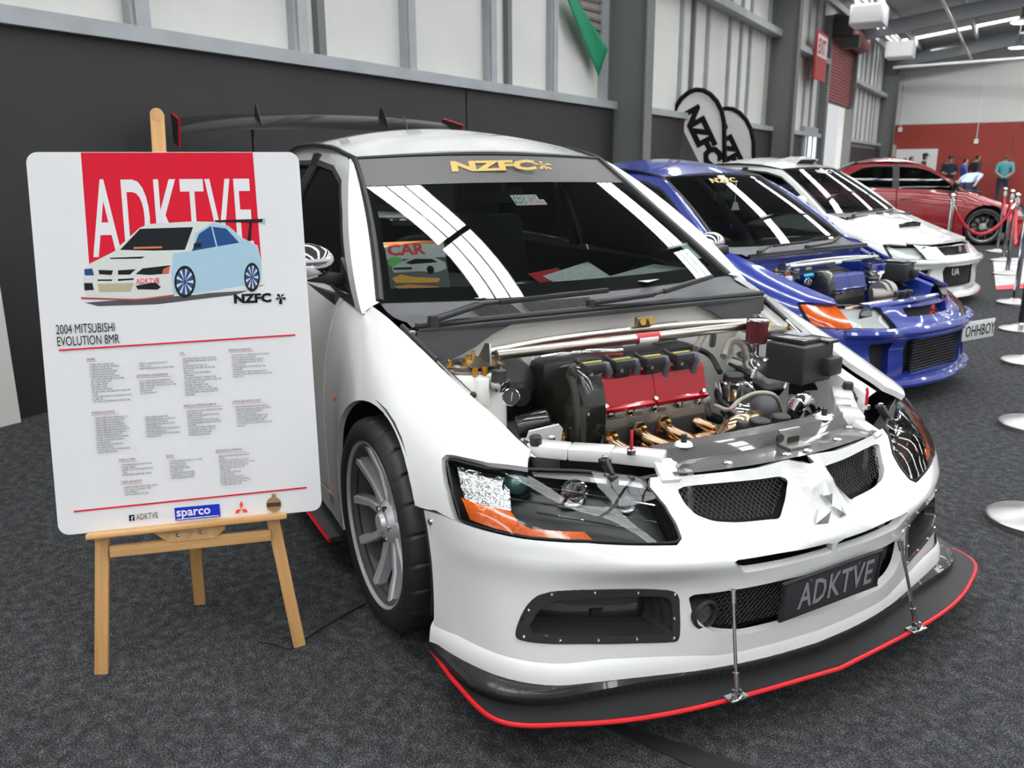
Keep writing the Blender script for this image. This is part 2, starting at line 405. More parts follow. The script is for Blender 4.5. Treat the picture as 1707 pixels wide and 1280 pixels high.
for a, b, z in ((-14, 8.0, 3.9), (8.26, 16.05, 3.9), (16.3, 21.2, 3.85), (25.2, 31.9, 3.75), (-14, 16, 5.15)):
    q = MB(); hbox(q, a, b, -0.14, 0.10, z, z+0.13); q.build('girt', M_STEELP, wl, smooth=False)
studs = [-3.0, -1.6, -0.25, 1.13, 2.49, 3.82, 5.16, 6.48, 7.85, 9.45, 10.73, 11.98, 13.2, 13.9, 14.5, 15.8, 17.2, 18.4, 19.4, 20.2, 20.97, 26.3, 27.2, 28.0, 29.0, 29.9, 30.6]
for s in studs:
    w_ = .05 if s < 9 else .035; q = MB(); hbox(q, s-w_, s+w_, -0.14, -0.05 if s < 9 else -0.09, 2.16, 5.4); hbox(q, s-w_-.025, s-w_, -0.14, -0.07 if s < 9 else -.11, 2.16, 5.4); q.build('stud', M_STEELP, wl, smooth=False)
for s in (2.72, 5.52, 11.22):
    q = MB(); hbox(q, s-0.04, s+0.04, -0.14, -0.08, 2.16, 5.4); q.build('stud', M_COLP, wl, smooth=False)
for s, mm in ((-0.3, M_CLAD), (8.0, M_COLP), (16.05, M_COLP), (31.9, M_COLP), (-8.3, M_COLP)):
    q = MB(); d = 0.42 if s > 0 else 0.06
    if s > 0:
        hbox(q, s+0.10, s+0.15, -0.14, d-0.02, 0, 6); hbox(q, s, s+0.25, d-0.02, d, 0, 6); hbox(q, s, s+0.25, -0.13, -0.11, 0, 6)
    else: hbox(q, s, s+0.29, -0.14, d, 0, 6)
    q.build('column', mm, wl, smooth=False)
# eave beam running along the wall near the roof
q = MB(); hbox(q, 9, 32.4, 0.25, 0.37, 5.02, 5.16); q.build('eave_beam', M_STEELP, wl, smooth=False)
q = MB(); hbox(q, 20.98, 21.25, -0.14, 0.10, 0, 5.0); hbox(q, 25.05, 25.2, -0.14, 0.10, 0, 5.0); q.build('door_jamb', M_COLP, wl, smooth=False)
# peeled lining and the green cloth that hangs from it
def onwall(u, v, t): return onplane(u, v, HP(0, t, 0), WT)
pts = [onwall(u, v, -0.125) for u, v in ((952, -25), (1012, -25), (1013, 82), (1003, 70), (985, 40))]
flatpoly('bare_siding', pts, M_CLADO, wl)
for k in range(4):
    q = MB(); a = onwall(958+10*k, -6+17*k, -0.11); b = onwall(1012, 5+17*k, -0.11); q.bar(a, b, 0.02, 0.03); q.build('siding_batten', M_COLP, wl, smooth=False)
P = []
for i in range(13):
    f = i/12; a = np.array((940+58*f, -14+141*f)); b = np.array((950+63*f, -20+102*f)); row = []
    for j in range(7):
        g = j/6; p = onwall(*(a+(b-a)*g), -0.02+0.035*math.sin(5*f+3*g)+0.02*f); row.append(p)
    P.append(row)
q = MB().grid(P); gc = q.build('wall_cloth', M_GREEN); md = gc.modifiers.new('thickness', 'SOLIDIFY'); md.thickness = 0.004
tag(gc, 'torn green cloth hanging in a triangle from the white wall lining', 'cloth')

# roller door, open at the bottom
rd = thing('roller_door', 'maroon roller shutter door half raised over a bright doorway', 'roller door', tuple(HP(23.1, 0, 0)))
def inroot(o, root):
    o.parent = root; bpy.context.view_layer.update; o.matrix_parent_inverse = Matrix.LocRotScale(root.location, root.rotation_euler, root.scale).inverted(); return o
z = 3.05; k = 0
while z < 4.55:
    q = MB(); hbox(q, 21.25, 25.05, -0.08, -0.05, z, z+0.075); hbox(q, 21.25, 25.05, -0.05, -0.03, z+0.012, z+0.06); inroot(q.build('shutter_slat', M_ROLL, smooth=False), rd); z += 0.08; k += 1
q = MB(); q.lathe([(0.27, 0), (0.27, 3.9)], HP(21.2, 0.12, 4.78), WS, 24); inroot(q.build('shutter_drum', M_ROLL), rd)
q = MB(); hbox(q, 21.0, 21.3, 0.10, 0.6, 4.45, 4.95); hbox(q, 21.0, 21.2, 0.3, 0.75, 4.2, 4.5); inroot(q.build('shutter_motor', M_BLACKPL, smooth=False), rd)
q = MB(); hbox(q, 21.25, 25.05, -0.10, -0.02, 3.0, 3.05); inroot(q.build('bottom_bar', M_BLACKPL, smooth=False), rd)
q = MB(); hbox(q, 15, 34, -7.2, -7.0, -0.5, 7); struct(q.build('daylight_backdrop', M_DAY, smooth=False))  # glowing sheet added outside the doorway, standing in for bright sky
q = MB(); hbox(q, 17, 30, -7.0, -0.3, -0.08, -0.02); struct(q.build('trim_2', mat('pale_concrete', (0.6, 0.6, 0.58), 0.9), smooth=False))
# exit door beside it and the sign above
dr = MB(); hbox(dr, 19.3, 20.9, -0.13, -0.02, 0, 2.3); dr = struct(dr.build('door_1', mat('grey_door', (0.30, 0.31, 0.32), 0.5), smooth=False))
q = MB(); hbox(q, 19.55, 20.65, -0.02, 0.005, 0.9, 2.1); q.build('pane', mat('door_pane', (0.75, 0.85, 0.95), 0.2, emit=(0.75, 0.88, 1.0), estr=1.0), dr, smooth=False)
for s in (19.55, 20.1, 20.65):
    q = MB(); hbox(q, s-0.03, s+0.03, 0.0, 0.03, 0.85, 2.15); q.build('door_bar', M_COLP, dr, smooth=False)
q = MB(); hbox(q, 19.0, 20.2, 0.13, 0.18, 3.35, 4.4); sg = q.build('exit_sign', mat('sign_red', (0.50, 0.05, 0.04), 0.5), smooth=False); tag(sg, 'red and white EXIT sign high on the wall before the roller door', 'sign')
q = MB(); hbox(q, 19.06, 20.14, 0.18, 0.185, 3.85, 4.33); q.build('white_field', M_WHITEP, sg, smooth=False)
text('lettering', 'EXIT', 0.46, mat('sign_red', ()), sg, frame(HP(19.13, 0.189, 3.92), WS, (0, 0, 1)), sx=0.86, bold=0.012)

# far wall
wf = MB(); hbox(wf, SFAR, SFAR+0.3, -0.3, TMAX, 2.85, 7.2); hbox(wf, SFAR+0.05, SFAR+0.3, -0.3, TMAX, 0, 2.85); wf = struct(wf.build('wall_far', M_WALLW, smooth=False))
for a, b in ((0.12, 4.2), (4.22, 8.3), (8.32, 12.4), (12.42, 16.5), (16.52, 20)):
    q = MB(); hbox(q, SFAR-0.03, SFAR+0.05, a, b, 0, 2.83); q.build('red_board', M_REDW, wf, smooth=False)
q = MB(); hbox(q, SFAR-0.07, SFAR-0.03, 0.45, 1.85, 1.0, 1.97); tag(q.build('notice_board', M_WHITEP, smooth=False), 'plain white board mounted on the red wall behind the crowd', 'board')
q = MB(); hbox(q, SFAR-0.35, SFAR-0.03, 0.10, 0.42, 0, 2.13); tag(q.build('locker', mat('cream_metal', (0.55, 0.52, 0.42), 0.5), smooth=False), 'cream metal cabinet in the corner against the red wall', 'cabinet')
for t, z0 in ((0.5, 2.72), (3.05, 2.25)):
    q = MB(); hbox(q, SFAR-0.05, SFAR-0.03, t-0.012, t+0.012, z0, 5.4); pc = q.build('pull_cord', M_WHITEP, smooth=False)
    q = MB(); hbox(q, SFAR-0.09, SFAR-0.03, t-0.07, t+0.07, z0-0.12, z0+0.04); q.build('switch_box', M_WHITEP, pc, smooth=False)
    tag(pc, 'white wall conduit with a switch box, %s' % ('close to the corner' if t < 1 else 'reaching down onto the red wall'), 'conduit')

# roof: pitched sheets, purlins along the hall, rafters over the columns, translucent strips between
RZ0, RSL, TR = 5.35, 0.13, 10.0
def roofz(t): return RZ0+RSL*(t if t < TR else 2*TR-t)
STRIPS = [(1.92+4.0*k, .55) for k in range(-4, 8)]
def sheet(mb, s0, s1, t0, t1, dz=0.0, th=0.03):
    A = [HP(s0, t0, roofz(t0)+dz), HP(s1, t0, roofz(t0)+dz), HP(s1, t1, roofz(t1)+dz), HP(s0, t1, roofz(t1)+dz)]; B = [a+[0, 0, th] for a in A]
    return mb.add(A+B, [(0, 1, 2, 3), (7, 6, 5, 4), (0, 4, 5, 1), (1, 5, 6, 2), (2, 6, 7, 3), (3, 7, 4, 0)])
ce = MB(); edges = [-14]+[x for s, w in STRIPS for x in (s, s+w)]+[SFAR+0.3]
for a, b in zip(edges[::2], edges[1::2]):
    sheet(ce, a, b, -0.3, TR); sheet(ce, a, b, TR, TMAX)
for s, w in STRIPS: sheet(ce, s, s+w, -0.3, 0.4); sheet(ce, s, s+w, TR-0.4, TR+0.4)
ce = struct(ce.build('ceiling', M_CEIL, smooth=False))
for s, w in STRIPS:
    for t0, t1 in ((0.4, TR-0.4), (TR+0.4, TMAX)):
        for k in range(3):
            q = MB(); sheet(q, s+w*k/3+.006, s+w*(k+1)/3-.006, t0, t1, 0.02); q.build('skylight', M_SKYL, ce, smooth=False)
        for k in range(4):
            q = MB(); sheet(q, s+w*k/3-.006, s+w*k/3+.006, t0, t1, 0.0); q.build('sheet_rib', M_CEIL, ce, smooth=False)
t = 1.0
while t < TMAX:
    q = MB(); hbox(q, -14, SFAR, t-0.04, t+0.04, roofz(t)-0.22, roofz(t)-0.01); q.build('purlin', M_STEELP, ce, smooth=False); t += 1.75
for s in (-8.2, 0.0, 8.12, 16.18, 24.3, 32.0):
    for t0, t1 in ((0.2, TR), (TR, TMAX)):
        q = MB(); q.bar(HP(s, t0, roofz(t0)-0.42), HP(s, t1, roofz(t1)-0.42), 0.2, 0.38); q.build('rafter', M_BEAM, ce, smooth=False)
for t, zz, r in ((2.6, 4.95, 0.035), (5.2, 5.2, 0.03)):
    q = MB().tube([HP(10, t, zz), HP(32.9, t, zz)], r); q.build('service_pipe', M_WHITEP, ce)
q = MB().tube([HP(31.7, 0.2, 4.75), HP(31.7, 19, 5.0)], 0.05); q.build('service_pipe', M_WHITEP, ce)
for t in (1.5, 4, 7, 10):
    q = MB(); q.bar(HP(30, t, roofz(t)-0.5), HP(32.4, t+0.9, roofz(t)-0.1), 0.05, 0.05); q.build('roof_brace', M_STEELP, ce, smooth=False)
# ================================================================== the white car
car = thing('sports_sedan', 'white sports sedan with open engine bay, carbon splitter and black plate', 'car')
YS = [0, .15, .30, .45, .60, .70, .78, .835, .865]
LV = [(.13, [.82, .81, .785, .745, .70, .66, .58, .46, .345]), (.25, [.835, .825, .80, .745, .69, .64, .56, .44, .36]),
      (.37, [.845, .835, .805, .735, .675, .625, .54, .44, .355]), (.44, [.853, .847, .828, .777, .70, .63, .545, .45, .335]),
      (.468, [.838, .832, .812, .765, .695, .622, .54, .447, .326]),
      (.50, [.788, .780, .762, .735, .675, .608, .53, .44, .31]), (.55, [.752, .742, .705, .682, .63, .565, .50, .42, .28]),
      (.60, [.735, .722, .683, .635, .565, .505, .44, .37, .24]), (.66, [.715, .70, .65, .57, .48, .42, .36, .29, .19])]
def lean(y, z): return y-(0.10*max(0, z-.5) if y > .5 else 0)
FRONT = Loft([l[0] for l in LV], [[(x, -lean(y, z), z) for x, y in zip(xs, YS)] for z, xs in LV])   # a: 0 centre .. 1 right wheel arch
def front2(U):
    """full width, a from -1 (left arch) through 0 (centre) to 1 (right arch)"""
    U = np.asarray(U, float); P = FRONT(np.c_[np.abs(U[:, 0]), U[:, 1]]); P[U[:, 0] < 0, 1] *= -1
    # raised centre of the nose and a soft belt line
    w = .040+np.clip(.60-P[:, 2], 0, .2)*.72; k = np.clip((1.35*w-np.abs(P[:, 1]))/(.75*w), 0, 1); k = k*k*(3-2*k)
    P[:, 0] += k*np.interp(P[:, 2], [.43, .47, .49, .524, .58, .66], [0, .012, .036, .05, .064, .035])
    return P
def bp(px): return backproject(front2, px, (0.0, .13), (1.0, .66))
def mir(L): return [(-a, b) for a, b in L][::-1]
lampR = bp([(745, 770), (750, 766), (760, 767), (816, 780), (887, 782), (976, 785), (1050, 794), (1074, 799), (1080, 814), (1106, 843), (1124, 873), (1133, 897), (1126, 904),
            (1050, 905), (976, 901), (878, 895), (828, 885), (777, 870), (767, 865), (755, 821)])
def chaikin(P, n=2, r=.22):
    P = np.array(P, float)
    for _ in range(n): Q = np.roll(P, -1, 0); P = np.stack([P+(Q-P)*r, P+(Q-P)*(1-r)], 1).reshape(-1, 2)
    return P
lampR = chaikin(lampR, 1, .12)
top = bp([(1336, 771), (1266, 779), (1142, 793), (1112, 793), (1084, 796)])
inner = bp([(1084, 812), (1110, 843), (1128, 873), (1137, 897), (1128, 909), (1050, 909), (976, 905), (876, 899), (826, 889), (775, 874), (735, 858), (702, 850)])
right = [tuple(top[0]*[0, 1])]+[tuple(p) for p in top]+[tuple(p) for p in inner]+[(1.0, inner[-1][1]), (1.0, .30), (1.0, .135)]
outline = right+[(0.5, .135)]+[(-a, b) for a, b in ([(0.5, .135)]+right[::-1])[:-1]]
outline = [p for i, p in enumerate(outline) if i == 0 or np.linalg.norm(np.array(p)-outline[i-1]) > 1e-4]
grilleR = bp([(1127, 812), (1220, 803), (1314, 793), (1310, 830), (1301, 862), (1294, 866), (1230, 871), (1190, 869), (1160, 858), (1142, 840)])
slitR = bp([(1222, 934), (1300, 922), (1388, 904), (1391, 920), (1300, 944), (1240, 955)])
intakeR = bp([(1147, 992), (1216, 984), (1300, 968), (1390, 942), (1346, 1029), (1300, 1044), (1240, 1058), (1195, 1055), (1172, 1044), (1154, 1022)])
ductR = bp([(906, 988), (990, 985), (1070, 984), (1128, 986), (1129, 1030), (1128, 1064), (1118, 1068), (1040, 1070), (960, 1070), (870, 1066), (862, 1058), (866, 1040), (882, 1008)])
grilleR = chaikin(grilleR, 2, .15); slitR = chaikin(slitR, 1, .1); ductR = chaikin(ductR, 2)
# the middle intake runs across the centre line
ir = sorted([tuple(p) for p in intakeR if p[0] > 0.02], key=lambda p: 0)
intake_all = [(p[0], p[1]) for p in intakeR]
up = [p for p in intake_all[:3]]; lo = [p for p in intake_all[4:]]
zt = min(up[-1][1], .372); zb = lo[0][1]
half = [(0, zt)]+[(a, min(b, zt+.002)) for a, b in up[::-1]]+[(a, b) for a, b in lo[::-1]]+[(0, zb-.002)]
intake = chaikin(half+[(-a, b) for a, b in half[::-1][1:-1]], 2, .15)
B = panel('front_bumper', front2, outline, [grilleR, mir(grilleR), slitR, mir(slitR), intake, ductR, mir(ductR)], (.012, .011), M_WHITE, car, thick=.022, flip=True)
def sub2(n, poly, off, m, par, mirr=False, thick=.003, f=1.0):
    P = np.array(poly); c = P.mean(0); P = c+(P-c)*f
    return panel(n, front2, mir(P) if mirr else P, [], (.02, .015), m, par, thick=thick, off=off, flip=True)
# mesh behind the openings: dark backing and crossed wires
def wires(name, poly, off, par, du=.011, dv=.010, r=.0011, mirr=False):
    P = np.array(mir(poly) if mirr else poly); lo, hi = P.min(0), P.max(0); mb = MB(); n = 26
    def seg(a, b):
        L = np.array([a+(b-a)*i/n for i in range(n+1)]); ok = inside(L, P)
        i = 0
        while i <= n:
            if ok[i]:
                j = i
                while j < n and ok[j+1]: j += 1
                if j > i:
                    Q = front2(L[[i, (i+j)//2, j]])-[off, 0, 0]; mb.tube(Q, r, 4, caps=False)
                i = j
            i += 1
    H = hi[1]-lo[1]; k = H*.75
    x = lo[0]-k
    while x < hi[0]+k:
        seg(np.array((x, lo[1])), np.array((x+k, hi[1]))); seg(np.array((x+k, lo[1])), np.array((x, hi[1]))); x += du
    return mb.build(name, M_MESH, par, kind='stuff')
for mm in (False, True):
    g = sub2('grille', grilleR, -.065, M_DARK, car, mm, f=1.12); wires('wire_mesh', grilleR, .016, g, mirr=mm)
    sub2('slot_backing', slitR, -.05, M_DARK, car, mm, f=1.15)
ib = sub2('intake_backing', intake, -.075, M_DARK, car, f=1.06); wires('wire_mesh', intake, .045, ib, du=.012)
ic = MB()
for k in range(14):
    z = .215+.0115*k; ic.box((.742, 0, z), (.03, .62, .0045))
ic.build('intercooler', mat('intercooler_fin', (.05, .05, .052), .4, .6), car)
# radiator seen through the grilles
q = MB(); q.box((.60, 0, .52), (.03, .74, .14)); q.build('radiator', mat('radiator_core', (.03, .03, .032), .6), car)
for y in (-.31, .31):
    q = MB(); q.bar((.655, y, .45), (.645, y, .62), .02, .05, bev=.004); q.build('radiator_bracket', M_ALU, car)
# side ducts of carbon fibre with rivets
for mm in (False, True):
    P = np.array(ductR); c = P.mean(0); s = -1 if mm else 1
    fo = [tuple(c+(p-c)*[1.03, 1.06]) for p in P]; hole = [tuple(c+[-.010, .002]+(p-c)*[.89, .74]) for p in P]
    if mm: fo, hole = mir(fo), mir(hole)
    d = panel('brake_duct', front2, fo, [hole], (.012, .012), M_CARBON, car, thick=.03, off=.003, flip=True)
    sub2('duct_throat', [tuple(c+(p-c)*[.9, .8]) for p in P], -.10, M_CARBON, d, mm)
    ring = MB(); A = np.array(densify(hole, (.02, .02))); p0 = front2(A)+[.0, 0, 0]; cc = p0.mean(0); p1 = p0-[.09, 0, 0]; p1 = p1+(cc-p1)*[0, .12, .12]
    n = len(p0); ring.add(np.r_[p0, p1], [(i, (i+1) % n, n+(i+1) % n, n+i) for i in range(n)]); ring.build('duct_wall', M_CARBON, d)
    for px in [(918, 990), (990, 987), (1062, 987), (1123, 990), (1122, 1030), (1122, 1062), (1060, 1064), (996, 1066), (932, 1066), (872, 1060), (880, 1016)]:
        u = bp([px])[0]; p = front2(np.array([[s*u[0], u[1]]]))[0]; r = MB(); r.sphere(p+[.004, 0, 0], .0042, 8); r.build('rivet', M_CHROME, d)
# bolts on the bumper corner
for s in (1, -1):
    p = front2(np.array([[s*bp([(718, 869)])[0][0], bp([(718, 869)])[0][1]]]))[0]; r = MB(); r.lathe([(.010, 0), (.010, .003), (.006, .006), (.001, .006)], p, (.25, -s, .1), 14); r.build('bumper_bolt', M_CHROME, car)
    for px in [(745, 1062), (810, 1098), (900, 1116)]:
        u = bp([px])[0]; p = front2(np.array([[s*u[0], u[1]]]))[0]; r = MB(); r.sphere(p, .0038, 8); r.build('bumper_rivet', M_CHROME, car)

# lower lip: white skirt that kicks out, then the carbon canard and the splitter
def lipline(dx, z, n=61):
    A = np.linspace(-1, 1, n); P = front2(np.c_[A, np.full(n, .13)]); T = np.gradient(P, axis=0); T /= np.linalg.norm(T, axis=1)[:, None]
    N = np.c_[T[:, 1], -T[:, 0], np.zeros(n)]; N *= np.sign((N*(P-[0.2, 0, 0])).sum(1))[:, None]; Q = P+N*dx; Q[:, 2] = z; return Q
q = MB(); q.grid([lipline(-.004, .205), lipline(.006, .19), lipline(.010, .165), lipline(.011, .135), lipline(.005, .128), lipline(-.03, .128)]); q.build('bumper_lip', M_WHITE, car)
sp = [onz(u, v, .125) for u, v in [(725, 1078), (770, 1135), (840, 1196), (960, 1203), (1090, 1190), (1225, 1160), (1370, 1120)]]
sp[-1] = np.array([.905, 0, .125]); hy = [(p[0], p[1]) for p in sp]
hy[0] = (hy[0][0], -.868); hy[1] = (hy[1][0], -.872); hy[2] = (hy[2][0], -.845)
edge = spline(np.array(hy), 40); full = np.r_[edge, (edge*[1, -1])[::-1][1:]]
def slab(name, pl, z0, z1, m, par, inset=0.0):
    P = np.array(pl); T = np.gradient(P, axis=0); T /= np.linalg.norm(T, axis=1)[:, None]; N = np.c_[T[:, 1], -T[:, 0]]; N *= np.sign((N*(P-[.3, 0])).sum(1))[:, None]; P = P-N*inset
    back = [(.20, P[-1][1]*.9), (.20, P[0][1]*.9)]; mb = MB(); mb.prism([tuple(p) for p in P]+back, z1-z0, (0, 0, z0)); return mb.build(name, m, par, sharp=30)
splitter = slab('splitter', full, .112, .124, mat('black_board', (.012, .012, .013), .5, spec=.35), car, .004)
q = MB(); q.tube(np.c_[full, np.full(len(full), .119)], .0058, 8); q.build('red_edging', M_REDTRIM, splitter)
def canline(f, z, n=121):
    A = np.linspace(-1, 1, n); P = front2(np.c_[A, np.full(n, .13)]); T = np.gradient(P, axis=0); T /= np.linalg.norm(T, axis=1)[:, None]
    N = np.c_[T[:, 1], -T[:, 0], np.zeros(n)]; N *= np.sign((N*(P-[0.2, 0, 0])).sum(1))[:, None]
    dx = np.interp(np.abs(A), [0, .3, .42, .6, .72, .80, .90, 1], [.014, .014, .018, .040, .062, .060, .030, .012]); Q = P+N*(dx*f)[:, None]; Q[:, 2] = z; return Q
q = MB(); q.grid([canline(-.5, .158), canline(.55, .156), canline(1.0, .146), canline(1.02, .140), canline(.9, .124), canline(0, .123)]); q.build('carbon_lip', M_CARBON3, car, sharp=30)
for s in (-1, 1):
    a = np.array((.818, s*.292, .372)); b = np.array((.880, s*.318, .136))
    q = MB(); q.tube([a, b], .0045, 10); rod = q.build('splitter_rod', M_STEEL, car)
    for f0, f1 in ((.02, .14), (.80, .97)):
        q = MB(); q.tube([a+(b-a)*f0, a+(b-a)*f1], .0075, 10); q.build('rod_end', M_STEEL, rod)
    q = MB(); q.box(b+[0, 0, -.009], (.03, .055, .006), bev=.002); q.box(b+[0, -.008, 0], (.014, .005, .02)); q.box(b+[0, .008, 0], (.014, .005, .02)); q.build('rod_foot', M_STEEL, rod)

# emblem: three chrome diamonds
em = [[(1377, 806), (1388, 822), (1387, 842), (1373, 826)], [(1365, 849), (1386, 850), (1381, 872), (1359, 874)], [(1391, 845), (1402, 842), (1411, 858), (1400, 863)]]
ue = (1383, 838); pe = ony(*ue, .0)
for _ in range(8): pe = onx(*ue, front2(np.array([[abs(pe[1])/.15*.125, pe[2]]]))[0][0]+.010)
en = np.array((math.cos(.30), 0, math.sin(.30)))
for pl in em:
    P = [onplane(u, v, pe, en) for u, v in pl]; c = np.mean(P, axis=0)
    mb = MB(); mb.add(P+[p-[.03, 0, 0] for p in P]+[c+en*.004], [(0, 1, 8), (1, 2, 8), (2, 3, 8), (3, 0, 8), (0, 4, 5, 1), (1, 5, 6, 2), (2, 6, 7, 3), (3, 7, 4, 0)])
    mb.build('emblem_diamond', mat('bright_emblem', (.9, .9, .91), .22, .85), car, smooth=False)
# number plate
pc = [onx(u, v, x) for u, v, x in [(1305, 975, .868), (1463, 921, .872), (1463, 971, .862), (1304, 1033, .858)]]
pc = np.array(pc); ex = (pc[1]-pc[0]+pc[2]-pc[3]); ey = (pc[0]-pc[3]+pc[1]-pc[2]); cpl = pc.mean(0); wpl = np.linalg.norm(ex)/2; hpl = np.linalg.norm(ey)/2
FP = frame(cpl, ex, ey); q = MB(); q.box((0, 0, 0), (wpl, hpl, .004), bev=.0018); pl = q.build('number_plate', mat('plate_black', (.035, .036, .04), .35), car); pl.matrix_local = FP
q = MB(); q.box((0, hpl/2, 0), (wpl+.012, .006, .010)); q.box((0, -hpl/2, 0), (wpl+.012, .006, .010)); q.box((wpl/2, 0, 0), (.006, hpl, .010)); q.box((-wpl/2, 0, 0), (.006, hpl, .010)); q.build('plate_frame', M_BLACKPL, pl)
text('lettering', 'ADKTVE', hpl*.98, M_SILVERP, pl, Matrix.Translation((-wpl*.345, -hpl*.33, .0035)), sx=wpl/hpl*.200, bold=.0016, spacing=1.08)
for x in (-.25, .25):
    q = MB(); q.lathe([(.004, 0), (.004, .003), (.001, .004)], (wpl*x, hpl*.41, .002), (0, 0, 1), 10); q.build('plate_screw', M_CHROME, pl)
# round driving lamps in the intake
for s in (-1,):
    c = np.array((.782, s*.338, .298)); q = MB(); q.lathe([(.034, -.05), (.038, -.02), (.038, .0), (.030, .004), (.027, -.008)], c, (1, 0, 0), 28, caps=False); fl = q.build('fog_lamp', M_BLACKPL, car)
    q = MB(); q.lathe([(.027, -.008), (.020, -.022), (.004, -.03)], c, (1, 0, 0), 24); q.build('fog_reflector', M_REFL, fl)
    q = MB(); q.lathe([(.027, -.006), (.02, .001), (.001, .003)], c, (1, 0, 0), 24); q.build('fog_lens', M_LENS, fl)

# headlights
def lampmap(px, off, s, name, m, par, step=(.02, .012), thick=.003):
    P = bp(px); P = [tuple(p) for p in P]
    return panel(name, front2, mir(P) if s < 0 else P, [], step, m, par, thick=thick, off=off, flip=True)
for s in (1, -1):
    L = [tuple(p) for p in lampR]; c = np.mean(L, axis=0); poly = mir(L) if s < 0 else L
    hs = panel('headlight', front2, [tuple(np.mean(poly, axis=0)+(np.array(p)-np.mean(poly, axis=0))*.985) for p in poly], [], (.02, .014), mat('lamp_black', (.014, .015, .016), .35), car, thick=.004, off=-.058, flip=True)
    A = np.array(densify(poly, (.01, .01))); p0 = front2(A); n = len(p0); e = 1e-3
    N = np.cross(front2(A+[e, 0])-front2(A-[e, 0]), front2(A+[0, e])-front2(A-[0, e])); N /= np.linalg.norm(N, axis=1)[:, None]; N *= np.sign(N[:, :1])
    q = MB(); q.add(np.r_[p0, p0-N*.06], [(i, (i+1) % n, n+(i+1) % n, n+i) for i in range(n)]); q.build('lamp_rim', M_BLACKPL, hs)
    q = MB(); q.tube(np.r_[p0, p0[:1]], .0035, 6, caps=False); q.build('lamp_seal', M_SEAL, hs)
    lampmap([(757, 771), (852, 790), (848, 812), (850, 846), (764, 827)], -.02, s, 'clear_reflector', M_REFL, hs)
    lampmap([(764, 828), (850, 848), (862, 868), (884, 880), (975, 884), (992, 901), (878, 892), (828, 882), (779, 867)], -.012, s, 'turn_signal', M_AMBER, hs)
    for px, r, tl in [((877, 818), .035, 'projector'), ((972, 832), .034, 'main_beam'), ((1063, 850), .022, 'position_lamp')]:
        u = bp([px])[0]; p = front2(np.array([[s*u[0], u[1]]]))[0]-np.array([.045, 0, 0]); ax = np.array((1, -s*.35, 0.05))
        q = MB(); q.lathe([(r*.5, -.03), (r*.95, -.004), (r*1.08, .006), (r*.98, .006), (r*.85, -.006)], p, ax, 24, caps=False); b_ = q.build(tl, M_CHROME if tl != 'projector' else mat('lamp_black', ()), hs)
        q = MB(); q.lathe([(r*.86, -.005), (r*.7, .008), (r*.4, .016), (.001, .018)] if tl == 'projector' else [(r*.9, -.004), (r*.5, -.014), (.001, -.018)], p, ax, 24)
        o = q.build('bulb_lens', mat('projector_glass', (.05, .12, .12), .05, .3, coat=1) if tl == 'projector' else M_REFL, hs)
    for pa, pb in [((850, 808), (1110, 850)), ((858, 838), (1108, 878)), ((905, 862), (1090, 893))]:
        U = bp([tuple(np.array(pa)+(np.array(pb)-np.array(pa))*f) for f in (0, .25, .5, .75, 1)]); P = front2(U*[s, 1])-[.03, 0, 0]
        q = MB(); q.tube(P, .0022, 6); q.build('chrome_strip', M_CHROME, hs)
    lampmap([(886, 783), (976, 786), (1050, 795), (1074, 800), (1078, 812), (1040, 806), (960, 797), (890, 790)], -.01, s, 'lamp_top_plate', mat('smoked_grey', (.16, .16, .17), .25, coat=.5), hs)
    panel('lens', front2, poly, [], (.015, .012), M_LENS, hs, off=.003, flip=True)

# ------------------------------------------------------------------ body sides
SX = [.62, .45, .30, .10, -.10, -.30, -.50, -1.0, -1.6, -2.1, -2.45, -2.75, -3.1, -3.45, -3.62]
SS = [[(.66, .40), (.665, .48), (.66, .52), (.65, .55), (.63, .575), (.60, .59), (.56, .60)],
      [(.80, .36), (.805, .46), (.795, .53), (.775, .58), (.745, .615), (.70, .638), (.635, .65)],
      [(.865, .26), (.868, .42), (.858, .52), (.838, .59), (.80, .645), (.74, .675), (.65, .692)],
      [(.885, .24), (.888, .45), (.88, .57), (.860, .65), (.825, .705), (.765, .738), (.682, .755)],
      [(.890, .20), (.891, .42), (.883, .59), (.862, .69), (.828, .76), (.778, .80), (.710, .826)],
      [(.876, .17), (.880, .40), (.874, .58), (.853, .71), (.822, .80), (.787, .855), (.737, .892)],
      [(.85, .16), (.86, .35), (.86, .55), (.845, .70), (.822, .81), (.795, .875), (.757, .922)],
      [(.84, .16), (.855, .33), (.86, .52), (.85, .68), (.835, .79), (.815, .87), (.785, .945)],
      [(.84, .16), (.855, .33), (.86, .52), (.85, .69), (.838, .80), (.82, .89), (.79, .965)],
      [(.86, .16), (.872, .35), (.876, .54), (.866, .70), (.845, .82), (.822, .91), (.79, .98)],
      [(.88, .18), (.888, .38), (.89, .56), (.876, .72), (.848, .83), (.82, .92), (.78, .99)],
      [(.885, .20), (.89, .38), (.89, .56), (.875, .72), (.845, .84), (.81, .93), (.76, 1.0)],
      [(.86, .24), (.872, .40), (.87, .56), (.855, .72), (.825, .84), (.79, .93), (.73, 1.0)],
      [(.82, .28), (.84, .42), (.84, .57), (.825, .72), (.795, .83), (.76, .92), (.70, .98)],
      [(.76, .32), (.78, .44), (.78, .57), (.765, .72), (.74, .82), (.70, .90), (.64, .95)]]
_k = np.argsort(SX); SIDE = Loft(np.array(SX)[_k], [[(SX[i], -y, z) for y, z in SS[i]] for i in _k])
def side(U): return SIDE(np.asarray(U, float))
_q = np.linspace(0, 1, 120)
def qz(x, z):
    P = side(np.c_[_q, np.full(120, x)])[:, 2]; return float(np.interp(z, P, _q))
def XZ(L): return [(qz(x, z), x) for x, z in L]
